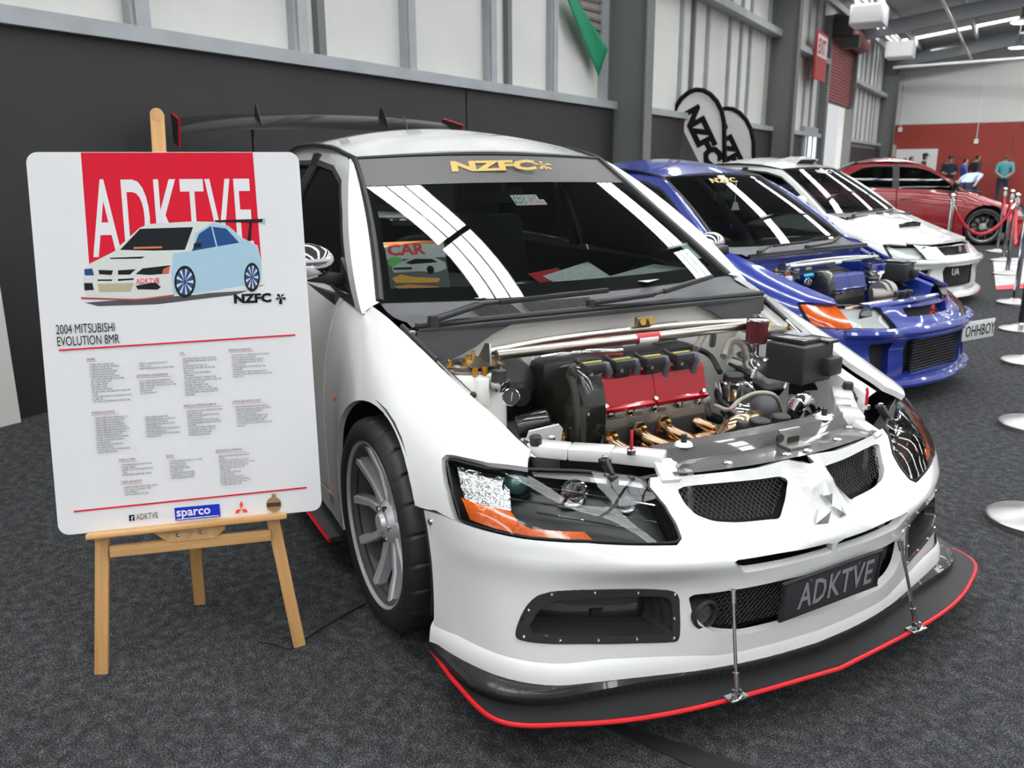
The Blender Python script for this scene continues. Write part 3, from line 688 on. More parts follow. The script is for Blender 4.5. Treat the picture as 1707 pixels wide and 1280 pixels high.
AC, AR = (-.035, .318), .372
def arc(c, r, a0, a1, n=26): return [(c[0]+r*math.cos(a), c[1]+r*math.sin(a)) for a in np.linspace(a0, a1, n)]
def bps(px, lo=(0, -.7), hi=(1, .62)): return [tuple(p) for p in backproject(side, px, lo, hi)]
# fender: hood line, headlight edge, bumper seam, arch, door gap
hoodline = [(1.0, x) for x in np.linspace(-.545, .452, 22)]
fr = bps([(880, 787), (816, 778), (760, 764), (749, 763), (743, 769), (752, 821), (764, 864), (735, 849), (702, 841)])
a_in = side(np.array([fr[-1]]))[0]
a0 = math.atan2(a_in[2]-AC[1], a_in[0]-AC[0])
archF = XZ(arc(AC, AR, a0, PI*1.12))
fend = hoodline+fr+archF+XZ([(-.42, .16), (-.545, .16)])
def two(name, surf, poly, holes, step, m, thick, par=car, off=0.0):
    a = panel(name, surf, poly, holes, step, m, par, thick=thick, off=off, flip=False)
    b = panel(name, surf, poly, holes, step, m, par, thick=thick, off=off, mirror=True)
    return a, b
two('front_fender', side, fend, [], (.025, .02), M_WHITE, .018)
# dark wheel housing
for s in (-1, 1):
    for cx in (AC[0], AC[0]-2.6):
        q = MB(); A = arc((cx, AC[1]), AR+.02, -.25, PI+.25, 24); q.grid([[(x, s*y, z) for x, z in A] for y in (.61, .66, .72, .80, .87)]); q.prism([(x, z) for x, z in A], .01, (0, s*.61, 0), (1, 0, 0), (0, 0, 1)); q.build('wheel_housing', M_DARK, car)
# doors, sill, quarter
two('front_door', side, [(1.0, x) for x in np.linspace(-.56, -1.50, 12)]+XZ([(-1.50, .26), (-.56, .26)]), [], (.04, .05), M_WHITE, .02)
rq = arc((AC[0]-2.6, AC[1]), AR, PI, 0, 24)
two('rear_door', side, [(1.0, x) for x in np.linspace(-1.515, -2.30, 12)]+XZ([(-2.30, .75), (-2.40, .62), (-2.36, .58)]+arc((AC[0]-2.6, AC[1]), AR+.012, PI*.80, PI*1.0, 6)+[(-2.1, .26), (-1.515, .26)]), [], (.04, .05), M_WHITE, .02)
two('rear_quarter', side, [(1.0, x) for x in np.linspace(-2.315, -3.62, 18)]+XZ([(-3.62, .34), (-3.2, .25)]+arc((AC[0]-2.6, AC[1]), AR, 0, PI*.80, 22)+[(-2.385, .62), (-2.315, .75)]), [], (.04, .05), M_WHITE, .02)
two('side_skirt', side, XZ([(-.43, .255), (-2.2, .255), (-2.2, .165), (-.43, .165)]), [], (.05, .06), M_WHITE, .03, off=.012)
for s in (-1, 1):
    q = MB(); q.box((-1.3, s*.865, .125), (1.75, .10, .02)); ex_ = q.build('skirt_extension', M_CARBON, car); q = MB(); q.tube([(-.43, s*.918, .125), (-2.17, s*.918, .125)], .007, 6); q.build('red_edging', M_REDTRIM, ex_)
for x, s in ((-1.35, -1), (-1.35, 1), (-2.12, -1), (-2.12, 1)):
    q = MB(); q.box((x, s*.868, .80), (.19, .03, .035), bev=.012); q.build('door_handle', M_WHITE, car)
for s in (-1, 1):
    q = MB(); q.sphere(np.array((-.40, s*.875, .62)), .012, 10, (1.4, .5, 1)); q.build('side_repeater', M_AMBER, car)
# rear
TAIL = Loft([.30, .45, .70, .90, .985], [[(-3.62+.10*(1-abs(y/.8))-.10-(.02 if z < .5 else 0)+.03*max(0, (z-.7)/.28), y*w, z) for y in (-.8, -.55, -.28, 0, .28, .55, .8)] for z, w in ((.30, .96), (.45, .985), (.70, .965), (.90, .88), (.985, .79))])
panel('rear_bumper', TAIL, [(0, .30), (1, .30), (1, .985), (0, .985)], [], (.04, .04), M_WHITE, car, thick=.01)
q = MB(); q.grid([[(x, y, z+.02*(1-(y/.7)**2)) for y in np.linspace(-w, w, 13)] for x, w, z in ((-2.78, .70, 1.0), (-3.0, .73, 1.0), (-3.3, .70, .985), (-3.55, .655, .965), (-3.68, .62, .95))]); q.build('boot_lid', M_WHITE, car)
for s in (-1, 1):
    q = MB(); q.box((-3.60, s*.62, .78), (.10, .26, .17), bev=.03); q.build('tail_lamp', mat('tail_red', (.4, .01, .015), .15, coat=1), car)

# ------------------------------------------------------------------ glasshouse
def ghy(x, z):
    k = np.clip((z-.93)/.45, -.2, 1.3); return .788-.075*k-.135*np.abs(k)**1.9-.05*np.clip((-2.1-x)/.75, 0, 1)**2*1.4
def gh(U):
    U = np.asarray(U, float); return np.c_[U[:, 0], -ghy(U[:, 0], U[:, 1]), U[:, 1]]
belt = [(-.42, .905), (-.56, .928), (-1.0, .952), (-1.6, .972), (-2.1, .988), (-2.83, 1.005)]
APL = [(-.345, .90), (-.52, 1.035), (-.75, 1.195), (-.95, 1.318), (-1.075, 1.372)]
RAIL = [(-1.3, 1.415), (-1.6, 1.435), (-1.9, 1.432), (-2.15, 1.405)]
CPL = [(-2.40, 1.30), (-2.65, 1.15), (-2.85, 1.03)]
roofline = spline(APL+RAIL+CPL, 50)
glassF = [(-.455, .925), (-.62, 1.045), (-.82, 1.185), (-1.0, 1.285), (-1.2, 1.335), (-1.49, 1.36), (-1.49, .975), (-1.0, .96)]
glassR = [(-1.57, .985), (-1.57, 1.36), (-1.9, 1.36), (-2.1, 1.33), (-2.35, 1.20), (-2.52, 1.07), (-2.5, 1.02), (-2.1, 1.0)]
def rnd(L, n=None): return [tuple(p) for p in L]
so = [tuple(p) for p in roofline]+[tuple(p) for p in belt[::-1]]
def ringpoly(L, k):
    P = np.array(L); c = P.mean(0); return [tuple(c+(p-c)*k) for p in P]
two('roof_side_frame', gh, so, [ringpoly(glassF, 1.06), ringpoly(glassR, 1.08)], (.03, .025), M_WHITE, .04)
for nm, gl in (('front_side_window', glassF), ('rear_side_window', glassR)):
    for w in two(nm, gh, ringpoly(gl, 1.03), [], (.05, .05), M_TINT, .003, off=-.012):
        pass
    two('window_seal', gh, ringpoly(gl, 1.075), [ringpoly(gl, .97)], (.03, .025), M_SEAL, .012, off=.002)
q = MB(); q.bar((-1.53, -.735, .96), (-1.53, -.575, 1.40), .07, .02); q.build('door_pillar', M_SEAL, car)
q = MB(); q.bar((-1.53, .735, .96), (-1.53, .575, 1.40), .07, .02); q.build('door_pillar', M_SEAL, car)
# windscreen: base edge, top edge
def ws(U):
    """a: -1 right .. 1 left, b: 0 base .. 1 top"""
    U = np.asarray(U, float); a, b = U[:, 0], U[:, 1]; w = .722-.160*b-.015*np.sin(PI*b)
    x0 = -.375+.070*(1-a*a); z0 = .925-.012*(1-a*a); x1 = -1.068+.045*(1-a*a); z1 = 1.372+.016*(1-a*a)
    return np.c_[x0+(x1-x0)*b, w*a, z0+(z1-z0)*b+.014*np.sin(PI*b)]
rect = [(-1, 0), (1, 0), (1, 1), (-1, 1)]
wsn = panel('windscreen', ws, rect, [], (.07, .05), M_GLASS, car)
panel('windscreen_border', ws, rect, [[(-.945, .075), (.945, .075), (.945, .985), (-.945, .985)]], (.05, .03), M_SEAL, wsn, off=-.002)
band = panel('sun_strip', ws, [(-.985, .755), (.985, .755), (.985, .995), (-.985, .995)], [], (.06, .03), mat('grey_vinyl', (.085, .083, .083), .45, spec=.3), wsn, off=.0015)
def on_ws(a, b, off=.003):
    e = 1e-3; p = ws(np.array([[a, b]]))[0]; ex = ws(np.array([[a+e, b]]))[0]-p; ey = ws(np.array([[a, b+e]]))[0]-p; F = frame(p, ex, ey); n = np.array([F[i][2] for i in range(3)]); p = p+n*off
    return frame(p, ex, ey)
text('lettering', 'NZFC', .098, M_GOLDP, wsn, on_ws(-.38, .855, .004), sx=1.45, bold=.005, shear=.15)
q = MB(); F = on_ws(.37, .905, .004)
for k in range(5):
    a = 2*PI*k/5+.3; q.add([(0, 0, 0), (.035*math.cos(a-.25), .03*math.sin(a-.25), 0), (.05*math.cos(a), .035*math.sin(a)-.006, 0), (.035*math.cos(a+.25), .03*math.sin(a+.25), 0)], [(0, 1, 2, 3)])
q.add([(-.004, -.035, 0), (.004, -.035, 0), (.003, 0, 0), (-.003, 0, 0)], [(0, 1, 2, 3)])
o = q.build('palm_logo', M_GOLDP, wsn, smooth=False); o.data.transform(F)
for s in (-1, 1):
    bb = np.linspace(0, 1, 14); A = ws(np.c_[np.full(14, s*1.0), bb]); xz = spline(APL, 14); Bq = np.c_[xz[:, 0], s*(ghy(xz[:, 0], xz[:, 1])-.003), xz[:, 1]]
    q = MB(); q.grid([A, (A+Bq)/2+np.array([.008, 0, .006]), Bq]); q.build('a_pillar', M_WHITE, car)
# roof
def roof(U):
    U = np.asarray(U, float); a, b = U[:, 0], U[:, 1]; x = -1.075+.048*(1-a*a)-1.10*b
    rail = np.interp(b, [0, .2, .5, .75, 1], [1.376, 1.418, 1.440, 1.437, 1.408]); w = .566-.012*b
    return np.c_[x, w*a, rail+(.014+.062*np.sin(PI*np.clip(b*.8+.09, 0, 1)))*np.clip(1-a*a, 0, 1)**.9]
panel('roof_panel', roof, rect, [], (.06, .05), M_WHITE, car, thick=.006, flip=False)
for s in (-1, 1):
    P = roof(np.c_[np.full(14, s*1.0), np.linspace(0, 1, 14)])+[0, s*.004, .002]; A = ws(np.c_[np.full(10, s*1.0), np.linspace(0, 1, 10)])
    q = MB(); q.tube(np.r_[A, P[1:]], np.r_[np.full(10, .015), np.full(13, .010)], 8); q.build('roof_seal', M_SEAL, car)
q = MB(); A = ws(np.c_[np.linspace(-1, 1, 20), np.full(20, 1.0)])+[-.004, 0, .004]; q.tube(A, .007, 8); q.build('windscreen_top_seal', M_SEAL, car)
rw = panel('rear_window', lambda U: np.c_[-2.16-.67*np.asarray(U)[:, 1]-.02*(1-np.asarray(U)[:, 0]**2), (.545+.09*np.asarray(U)[:, 1])*np.asarray(U)[:, 0], 1.42-.40*np.asarray(U)[:, 1]+.02*np.sin(PI*np.asarray(U)[:, 1])+.03*(1-np.asarray(U)[:, 0]**2)], rect and [(-1, 0), (1, 0), (1, 1), (-1, 1)], [], (.1, .1), M_TINT, car)
# door mirrors
for s in (-1, 1):
    q = MB(); q.sphere((-.575 if s < 0 else -.66, s*(.905 if s < 0 else .872), 1.045 if s < 0 else 1.02), .1, 20, (.55, 1.02, .60) if s < 0 else (.45, .75, .48)); mr = q.build('door_mirror', M_CHROME, car)
    q = MB(); q.bar((-.60, s*.77, .975), (-.59, s*.90, 1.0), .05, .04, bev=.01); q.build('mirror_arm', M_BLACKPL, mr)
    q = MB(); q.prism([(-.44, .925), (-.62, .965), (-.60, 1.05)], s*.012, (0, s*.775, 0), (1, 0, 0), (0, 0, 1)); q.build('mirror_base', M_BLACKPL, mr)
# roof antenna and vortex fins are hidden behind; the tall rear wing
wg = MB(); prof = [(0, 0), (.03, .012), (.10, .022), (.19, .018), (.25, 0), (.20, .004), (.10, .006), (.03, -.004)]
rows = []
for y in np.linspace(-.90, .90, 25):
    z = 1.560+.022*math.cos(y/.9*PI/2)-.02*(abs(y)/.9)**4; rows.append([(-3.28-px, y, z+pz+.42*px) for px, pz in prof]+[(-3.28, y, z)])
wg.grid(rows); wing = wg.build('rear_wing', M_CARBON3, car)
for s in (-1, 1):
    q = MB(); q.prism([(-3.24, 1.62), (-3.58, 1.68), (-3.58, 1.50), (-3.34, 1.47)], .006, (0, s*.903, 0), (1, 0, 0), (0, 0, 1)); q.build('end_plate', M_BLACKPL, wing)
    q = MB(); q.tube([(-3.58, s*.907, 1.68), (-3.24, s*.907, 1.62), (-3.34, s*.907, 1.47)], .006, 6); q.build('red_edging', M_REDTRIM, wing)
    q = MB(); q.prism([(-3.33, .98), (-3.46, .96), (-3.42, 1.58), (-3.37, 1.58)], .008, (0, s*.46, 0), (1, 0, 0), (0, 0, 1)); q.build('wing_stay', M_BLACKPL, wing)
for y in (-.42, .40):
    q = MB(); q.prism([(-3.30, 1.60), (-3.5, 1.68), (-3.46, 1.73), (-3.42, 1.73)], .004, (0, y, 0), (1, 0, 0), (0, 0, 1)); q.build('wing_fin', M_BLACKPL, wing)
q = MB(); q.tube([(-2.05, .05, 1.50), (-2.12, .05, 1.60)], .004, 6); q.build('aerial', M_BLACKPL, car)

# ------------------------------------------------------------------ wheels
def wheel_mesh(root, loc, rz, mats=(M_RIM, M_RUBBER), R=.318, r=.238, wd_=.25, spokes=5, proto=None):
    if proto:
        c = copytree(proto, root); c.location = loc; c.rotation_euler = (0, 0, rz); return c
    q = MB(); q.lathe([(r-.02, .02), (r, .0), (r+.008, -.004), (r+.004, .012), (r-.014, .03), (r-.02, .10), (r-.02, wd_-.02), (r, wd_)], (0, 0, 0), (0, 1, 0), 64, caps=False)
    w = q.build('wheel', mat('barrel_shade', (.13, .13, .135), .4, .6), root); w.location = loc; w.rotation_euler = (0, 0, rz)  # silver barrel coloured darker: the shade inside it is painted in
    q = MB(); q.lathe([(r-.008, .016), (r-.003, .001), (r+.005, -.005), (r+.008, .004)], (0, 0, 0), (0, 1, 0), 64, caps=False); q.build('rim_lip', mats[0], w)
    n = 360; prof = [(r-.004, .002), (r+.02, -.010), (R-.03, -.012), (R-.008, .004), (R, .022), (R+.001, wd_/2), (R, wd_-.02), (R-.03, wd_+.008), (r, wd_)]; V = []; F = []
    for i, (rr, h) in enumerate(prof):
        for k in range(n):
            notch = .007 if (k % 15 == 0 and 3 <= i <= 6) else 0; a = 2*PI*(k+(i-3)*.7)/n; V.append(((rr-notch)*math.cos(a), h, (rr-notch)*math.sin(a)))
    for i in range(len(prof)-1):
        for k in range(n): F.append((i*n+k, i*n+(k+1) % n, (i+1)*n+(k+1) % n, (i+1)*n+k))
    MB().add(V, F).build('tyre', mats[1], w, sharp=50)
    q = MB(); q.lathe([(.001, .014), (.028, .014), (.034, .026), (.052, .028), (.066, .045), (.066, .10)], (0, 0, 0), (0, 1, 0), 32); q.build('hub', M_RIM, w)
    for k in range(spokes):
        for d in (-1, 1):
            a = 2*PI*k/spokes+PI/2+d*.22; b = 2*PI*k/spokes+PI/2+d*.34
            p0 = np.array((.055*math.cos(a), .045, .055*math.sin(a))); p1 = np.array((.15*math.cos((a+b)/2), .036, .15*math.sin((a+b)/2))); p2 = np.array(((r-.012)*math.cos(b), .012, (r-.012)*math.sin(b)))
            q = MB(); rows = []
            for p, wdt, dep in ((p0, .034, .045), (p1, .026, .04), (p2, .034, .035)):
                t = p2-p0; t /= np.linalg.norm(t); sd = np.cross(t, (0, 1, 0)); rows.append([p-sd*wdt/2+[0, dep, 0], p-sd*wdt/2+[0, .006, 0], p-sd*wdt/3, p+sd*wdt/3, p+sd*wdt/2+[0, .006, 0], p+sd*wdt/2+[0, dep, 0]])
            q.grid(rows); q.build('spoke', mats[0], w, sharp=30)
    for k in range(5):
        a = 2*PI*k/5; q = MB(); q.lathe([(.009, .025), (.009, .045)], (.050*math.cos(a), 0, .050*math.sin(a)), (0, 1, 0), 8); q.build('wheel_nut', M_STEEL, w)
    q = MB(); q.lathe([(.06, .10), (.165, .10), (.165, .125), (.06, .125)], (0, 0, 0), (0, 1, 0), 40); q.build('brake_disc', M_ALU, w)
    q = MB(); q.lathe([(.001, .135), (.218, .135), (.218, .14), (.001, .14)], (0, 0, 0), (0, 1, 0), 40); q.build('dark_backing', M_DARK, w)  # dark disc added behind the spokes so their gaps read as shaded
    q = MB(); q.box((.13, .09, .05), (.07, .06, .14), bev=.01); q.build('brake_caliper', M_BLACKPL, w)
    return w
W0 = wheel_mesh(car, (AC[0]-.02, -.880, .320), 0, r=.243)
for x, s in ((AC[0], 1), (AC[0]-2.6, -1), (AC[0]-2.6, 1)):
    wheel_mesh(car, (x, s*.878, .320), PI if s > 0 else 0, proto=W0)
# ================================================================== engine bay
def Pz(u, v, z): return onz(u, v, z)
# shell
for s in (-1, 1):
    X = np.linspace(-.24, .43, 16); top = side(np.c_[np.ones(16), X])
    rows = [top*[1, -s if s > 0 else 1, 1]]
    rows = [[(p[0], s*(abs(p[1])-.004), p[2]-.012) for p in top], [(p[0], s*(abs(p[1])-.035), p[2]-.025) for p in top], [(p[0], s*(abs(p[1])-.045), p[2]-.05) for p in top], [(p[0], s*(abs(p[1])-.07), p[2]-.14) for p in top], [(p[0], s*.575, .45) for p in top], [(p[0], s*.55, .28) for p in top]]
    q = MB(); q.grid(rows); q.build('inner_fender', M_BAY, car)
    q = MB(); q.lathe([(.115, -.35), (.110, -.03), (.10, -.006), (.09, 0), (.03, .002), (.001, .002)], (-.01, s*.585, .77), (0, 0, 1), 28, caps=False); stt = q.build('strut_tower', M_BAY, car)
    q = MB(); q.lathe([(.092, .0), (.092, .006), (.05, .008), (.05, .0)], (-.01, s*.585, .772), (0, 0, 1), 28, caps=False); q.build('camber_plate', M_TITAN, stt)
    q = MB(); q.lathe([(.018, 0), (.018, .02), (.010, .022), (.010, .034), (.001, .034)], (-.01, s*.585, .772), (0, 0, 1), 14); q.build('strut_nut', M_BRASS, stt)
    for k in range(3):
        a = 2*PI*k/3+.6; q = MB(); q.lathe([(.009, 0), (.009, .012), (.005, .013), (.005, .024)], (.075*math.cos(a), s*.575+.075*math.sin(a), .782), (0, 0, 1), 8); q.build('tower_bolt', M_BRASS, stt)
q = MB(); q.box((-.185, 0, .57), (.02, 1.32, .575)); fw = q.build('firewall', M_BAY, car)
for y, z, r in ((-.25, .72, .035), (-.12, .75, .03), (.02, .73, .035), (.43, .77, .022)):
    q = MB(); q.lathe([(r, 0), (r*.9, .006), (.001, .006)], (-.175, y, z), (1, 0, 0), 16); q.build('firewall_plug', M_BAY if y < .3 else M_BLACKPL, fw)
q = MB(); q.box((-.172, .27, .77), (.01, .09, .07), bev=.004); q.build('heat_pad', mat('grey_pad', (.16, .165, .15), .7), fw)
q = MB(); q.box((.18, 0, .27), (.86, 1.1, .02)); q.build('bay_floor', M_DARK, car)
q = MB(); q.box((.50, 0, .40), (.02, .9, .30)); q.build('fan_shroud', M_BLACKPL, car)
# white radiator support with brackets
for s in (-1, 1):
    rs = MB(); pts = [(.335, s*.585, .630), (.42, s*.50, .628), (.50, s*.42, .632), (.60, s*.335, .634)]
    for a, b in zip(pts, pts[1:]): rs.bar(a, b, .062, .034, bev=.006)
    rs = rs.build('radiator_support', M_WHITE, car)
    q = MB(); q.bar((.60, s*.345, .632), (.665, s*.365, .60), .05, .02, bev=.005); q.build('support_tab', M_WHITE, rs)
    for (u, v), L in (((872, 738), 1), ((1008, 768), 1)):
        p = Pz(u, v, .645); p[1] = s*abs(p[1]); q = MB(); q.box(p+[.0, 0, 0], (.022, .026, .012), bev=.003); q.bar(p, p+[.03, 0, -.03], .026, .012, up=(0, 1, 0), bev=.004); q.box(p+[.036, 0, -.04], (.02, .026, .03), bev=.004); b_ = q.build('lamp_bracket', M_BLACKPL, car)
        q = MB(); q.lathe([(.008, 0), (.008, .006), (.002, .008)], p+[0, 0, .006], (0, 0, 1), 10); q.build('bracket_bolt', M_STEEL, b_)
    p = Pz(893, 734, .655); p[1] = s*abs(p[1]); q = MB(); q.lathe([(.016, -.012), (.016, .010), (.012, .014), (.001, .014)], p, (0, 0, 1), 16); q.build('rubber_stop', M_RUBBER, car)
    p = Pz(1052, 757, .652); p[1] = s*abs(p[1]); q = MB(); q.lathe([(.012, 0), (.012, .012), (.008, .014), (.001, .014)], p, (0, 0, 1), 6); pin = q.build('bonnet_pin', M_STEEL, car)
    q = MB(); q.tube([p+[0, 0, .012], p+[0, 0, .05], p+[-.006, .004, .06]], .0042, 8); q.build('pin_shaft', mat('red_pin', (.5, .01, .02), .3, .3), pin)
# carbon cooling panel over the radiator
zz = .636
def cp(a, b):
    """a: -1 right .. 1 left, b 0 back .. 1 front"""
    w = .335+.02*b; x = .545+.122*b+.048*(1-a*a)*b-.01*(1-b)*a*a
    z = zz+(.014 if b < .30 else (.014-.03*min(1, (b-.30)/.12))); return (x, (w if a < 0 else w+.10*(1-b)*0)*a, z)
q = MB(); q.grid([[cp(a, b) for a in np.linspace(-1, 1, 25)] for b in (0, .001, .12, .28, .34, .42, .55, .72, .88, 1.0)]); q.grid([[np.array(cp(a, 0))-[0, 0, d] for a in np.linspace(-1, 1, 25)] for d in (0, .03)]); cpan = q.build('cooling_panel', M_CARBON2, car)
for a, b in ((-.75, .2), (.8, .2), (-.55, .8), (-.05, .86), (.55, .8), (.9, .5), (-.92, .5), (.15, .9)):
    p = np.array(cp(a, b)); q = MB(); q.lathe([(.013, 0), (.013, .004), (.008, .007), (.001, .007)], p, (0, 0, 1), 14); q.build('panel_clip', M_STEEL if (a+b) > 0 else M_WHITEP, cpan)
for a in (-.75, .72):
    p = np.array(cp(a, .22)); q = MB(); q.lathe([(.024, 0), (.020, .007), (.001, .009)], p, (0, 0, 1), 16); q.build('stop_base', M_WHITEP, cpan); q = MB(); q.lathe([(.008, .006), (.008, .028), (.001, .03)], p, (0, 0, 1), 10); q.build('stop_rubber', M_RUBBER, cpan)
p = np.array(cp(.15, .5)); q = MB(); q.box(p+[0, 0, .022], (.012, .075, .045), bev=.003); q.box(p+[.02, 0, .004], (.05, .075, .006)); lt = q.build('bonnet_latch', M_ALU, car)
q = MB(); q.lathe([(.012, 0), (.012, .006), (.001, .006)], p+[.006, -.04, .025], (1, 0, 0), 12); q.build('latch_bolt', M_BLACKPL, lt)
q = MB(); q.box(p+[.006, .012, .012], (.004, .04, .018)); q.build('latch_slot', M_DARK, lt)
p = Pz(1341, 779, .60); q = MB(); q.box(p, (.05, .03, .02), bev=.005); q.build('latch_catch', M_BLACKPL, car)
# engine
q = MB(); q.box((.09, -.06, .46), (.24, .40, .26), bev=.01); q.build('engine_block', mat('block_dark', (.03, .03, .032), .5, .5), car)
q = MB(); q.box((.105, -.065, .600), (.20, .395, .095), bev=.006); hd = q.build('cylinder_head', M_ALU, car)
for y in (-.23, -.16, -.07, .02, .10):
    q = MB(); q.lathe([(.011, 0), (.011, .008), (.006, .010), (.001, .010)], (.206, y, .630), (1, 0, 0), 8); q.build('head_bolt', M_STEEL, hd)
    q = MB(); q.box((.208, y+.03, .628), (.012, .034, .02), bev=.003); q.build('head_boss', M_ALU, hd)
prof = [(.218, .640), (.222, .652), (.212, .660), (.190, .735), (.178, .746), (.125, .746), (.115, .735), (.112, .70), (.098, .70), (.095, .640)]
q = MB(); rows = []
for y, k in ((-.265, .985), (-.262, 1), (-.075, 1), (-.073, .985), (-.067, .985), (-.065, 1), (.128, 1), (.131, .985)):
    rows.append([(.16+(x-.16)*(k if k == 1 else .93), y, .69+(z-.69)*(1 if k == 1 else .95)) for x, z in prof+prof[:1]])
q.grid(rows)
for y in (-.265, .131): q.add([(.16+(x-.16)*.93, y, .69+(z-.69)*.95) for x, z in prof], [tuple(range(len(prof)))])
vc = q.build('valve_cover', M_REDAN, car, sharp=25)
q = MB(); q.box((.045, -.067, .69), (.10, .385, .09), bev=.01); q.build('coil_plate', M_BLACKPL, vc)
q = MB(); q.box((-.03, -.067, .67), (.06, .385, .10), bev=.012); q.build('rear_ridge', M_REDAN, vc)
for y in (-.25, -.07, .115):
    q = MB(); q.lathe([(.008, 0), (.008, .005), (.004, .007), (.001, .007)], (.214, y, .662), (.8, 0, .6), 8); q.build('cover_bolt', M_STEEL, vc)
M_YEL = mat('yellow_label', (.45, .38, .08), .5); M_BOOT = mat('grey_boot', (.10, .10, .12), .5)
for k, (u, v) in enumerate([(993, 608), (1042, 602), (1092, 597), (1141, 591)]):
    p = Pz(u, v, .782); q = MB(); q.box(p+[0, -.01, -.008], (.042, .07, .030), bev=.004); q.box(p+[.0, -.012, -.03], (.02, .05, .03), bev=.003); cl = q.build('ignition_coil', M_BLACKPL, car)
    q = MB(); q.box(p+[-.004, -.01, .0085], (.010, .062, .003)); q.build('coil_label', M_YEL, cl)
    q = MB(); q.tube([p+[0, .022, -.006], p+[0, .036, -.008], p+[.0, .043, -.02], p+[-.012, .044, -.06]], .0145, 12); q.build('coil_boot', M_BOOT, cl)
    q = MB(); q.lathe([(.006, 0), (.006, .008)], p+[.02, -.03, -.02], (1, 0, 0), 8); q.build('coil_screw', M_STEEL, cl)
    q = MB(); q.tube([p+[-.02, -.02, -.01], p+[-.06, -.03, .005], p+[-.12, .02, -.01]], .006, 8); q.build('coil_lead', M_HOSE, cl)
# carbon timing cover on the near end of the engine
tc = [ony(u, v, -.33) for u, v in [(890, 740), (884, 690), (890, 655), (908, 628), (930, 611), (948, 608), (962, 616), (972, 642), (977, 690), (975, 748)]]
sil = spline(np.array([(p[0], p[2]) for p in tc]), 44); sil = np.r_[sil, sil[:1]]; n = len(sil)
c = sil.mean(0); q = MB(); rows = [[(x, -.262, z) for x, z in sil], [(x, -.300, z) for x, z in sil], [(c[0]+(x-c[0])*.985, -.320, c[1]+(z-c[1])*.985) for x, z in sil], [(c[0]+(x-c[0])*.93, -.330, c[1]+(z-c[1])*.93) for x, z in sil], [(c[0]+(x-c[0])*.5, -.331, c[1]+(z-c[1])*.5) for x, z in sil], [(c[0], -.331, c[1])]*n]
q.grid(rows); tcv = q.build('timing_cover', mat('smoked_carbon', (.014, .014, .010), .2, coat=1, noise=(60, .4)), car, sharp=60)
for x, z in sil[3:-3:7]:
    q = MB(); q.lathe([(.006, 0), (.006, .004), (.001, .005)], (x*.98+c[0]*.02, -.318, z-.008), (0, -1, 0), 8); q.build('cover_bolt', M_STEEL, tcv)
# exhaust manifold
fl = [(1020, 735), (1068, 721), (1108, 710), (1148, 694)]
for k, (u, v) in enumerate(fl):
    p = Pz(u, v, .572); q = MB(); q.prism([(-.032, -.022), (.032, -.022), (.032, -.008), (.010, .030), (-.010, .030), (-.032, -.008)], .012, p-[0.012, 0, 0], (0, 1, 0), (0, 0, 1)); f_ = q.build('manifold_flange', M_BRONZE, car)
    e = Pz(1165+10*k, 742-4*k, .52); q = MB(); q.tube(spline([p+[-.01, 0, 0], p+[.035, .005, -.012], p+[.06, .05, -.035], (p+e)/2+[.02, .02, -.03], e], 16), .019, 12); q.build('manifold_runner', M_BRONZE, f_)
    q = MB(); q.lathe([(.008, 0), (.008, .010), (.001, .012)], p+[.012, 0, .018], (1, 0, .2), 6); q.build('flange_nut', M_BRASS, f_)
q = MB(); q.tube(spline([Pz(1060, 752, .51), Pz(1130, 745, .51), Pz(1200, 728, .51), Pz(1240, 715, .53)], 16), .032, 14); q.build('exhaust_collector', M_BRONZE, car)
q = MB(); q.tube(spline([Pz(1205, 728, .54), Pz(1228, 708, .58), Pz(1262, 696, .58)], 12), .03, 14); q.build('turbo_pipe', mat('gold_pipe', (.62, .47, .30), .18, 1.0), car)
# polished intake plumbing
q = MB(); q.tube(spline([Pz(1205, 650, .60), Pz(1212, 672, .58), Pz(1235, 690, .57), Pz(1262, 690, .57)], 14), .038, 16); q.build('intake_pipe', M_CHROME, car)
p = Pz(1222, 640, .66); q = MB(); q.lathe([(.034, -.05), (.036, -.01), (.04, -.008), (.04, .006), (.034, .010), (.034, .016), (.001, .016)], p, (0, 0, 1), 20); oc = q.build('oil_filler', M_STEEL, car)
q = MB(); q.lathe([(.032, .012), (.033, .030), (.028, .036), (.001, .036)], p, (0, 0, 1), 18); q.build('filler_cap', M_BLACKPL, oc)
d0 = Pz(1283, 632, .66); ax = np.array((.95, -.18, .02)); ax /= np.linalg.norm(ax)
q = MB(); q.lathe([(.046, -.19), (.066, -.165), (.070, -.15), (.070, -.012), (.074, -.010), (.074, .0), (.068, .004), (.064, .0), (.001, -.004)], d0, ax, 32); q.build('surge_tank', M_CHROME, car)
q = MB(); q.sphere(Pz(1276, 682, .60), .05, 20, (1, 1, .95)); q.build('filter_cover', mat('dark_grey_cover', (.06, .06, .065), .5), car)
q = MB(); q.tube(spline([Pz(1326, 690, .60), Pz(1330, 674, .64), Pz(1342, 668, .64), Pz(1352, 690, .58)], 12), .027, 14); q.build('wastegate_elbow', M_CHROME, car)
q = MB(); q.tube(spline([Pz(1352, 700, .60), Pz(1372, 690, .60)], 6), .017, 12); q.lathe([(.022, 0), (.022, .014)], Pz(1366, 690, .60), (.3, 1, 0), 14); q.build('hose_clamp', M_STEEL, car)
for u, v, r in ((1266, 704, .030), (1301, 697, .028), (1238, 708, .018)):
    p = Pz(u, v, .645); q = MB(); q.lathe([(r*.8, -.03), (r*.8, -.01), (r, -.008), (r, .006), (r*.85, .010), (.001, .010)], p, (0, 0, 1), 20); q.build('radiator_cap', M_BLACKPL, car)
p = Pz(1262, 552, .80); q = MB(); n = 48; V = []; H = (-.035, .035)
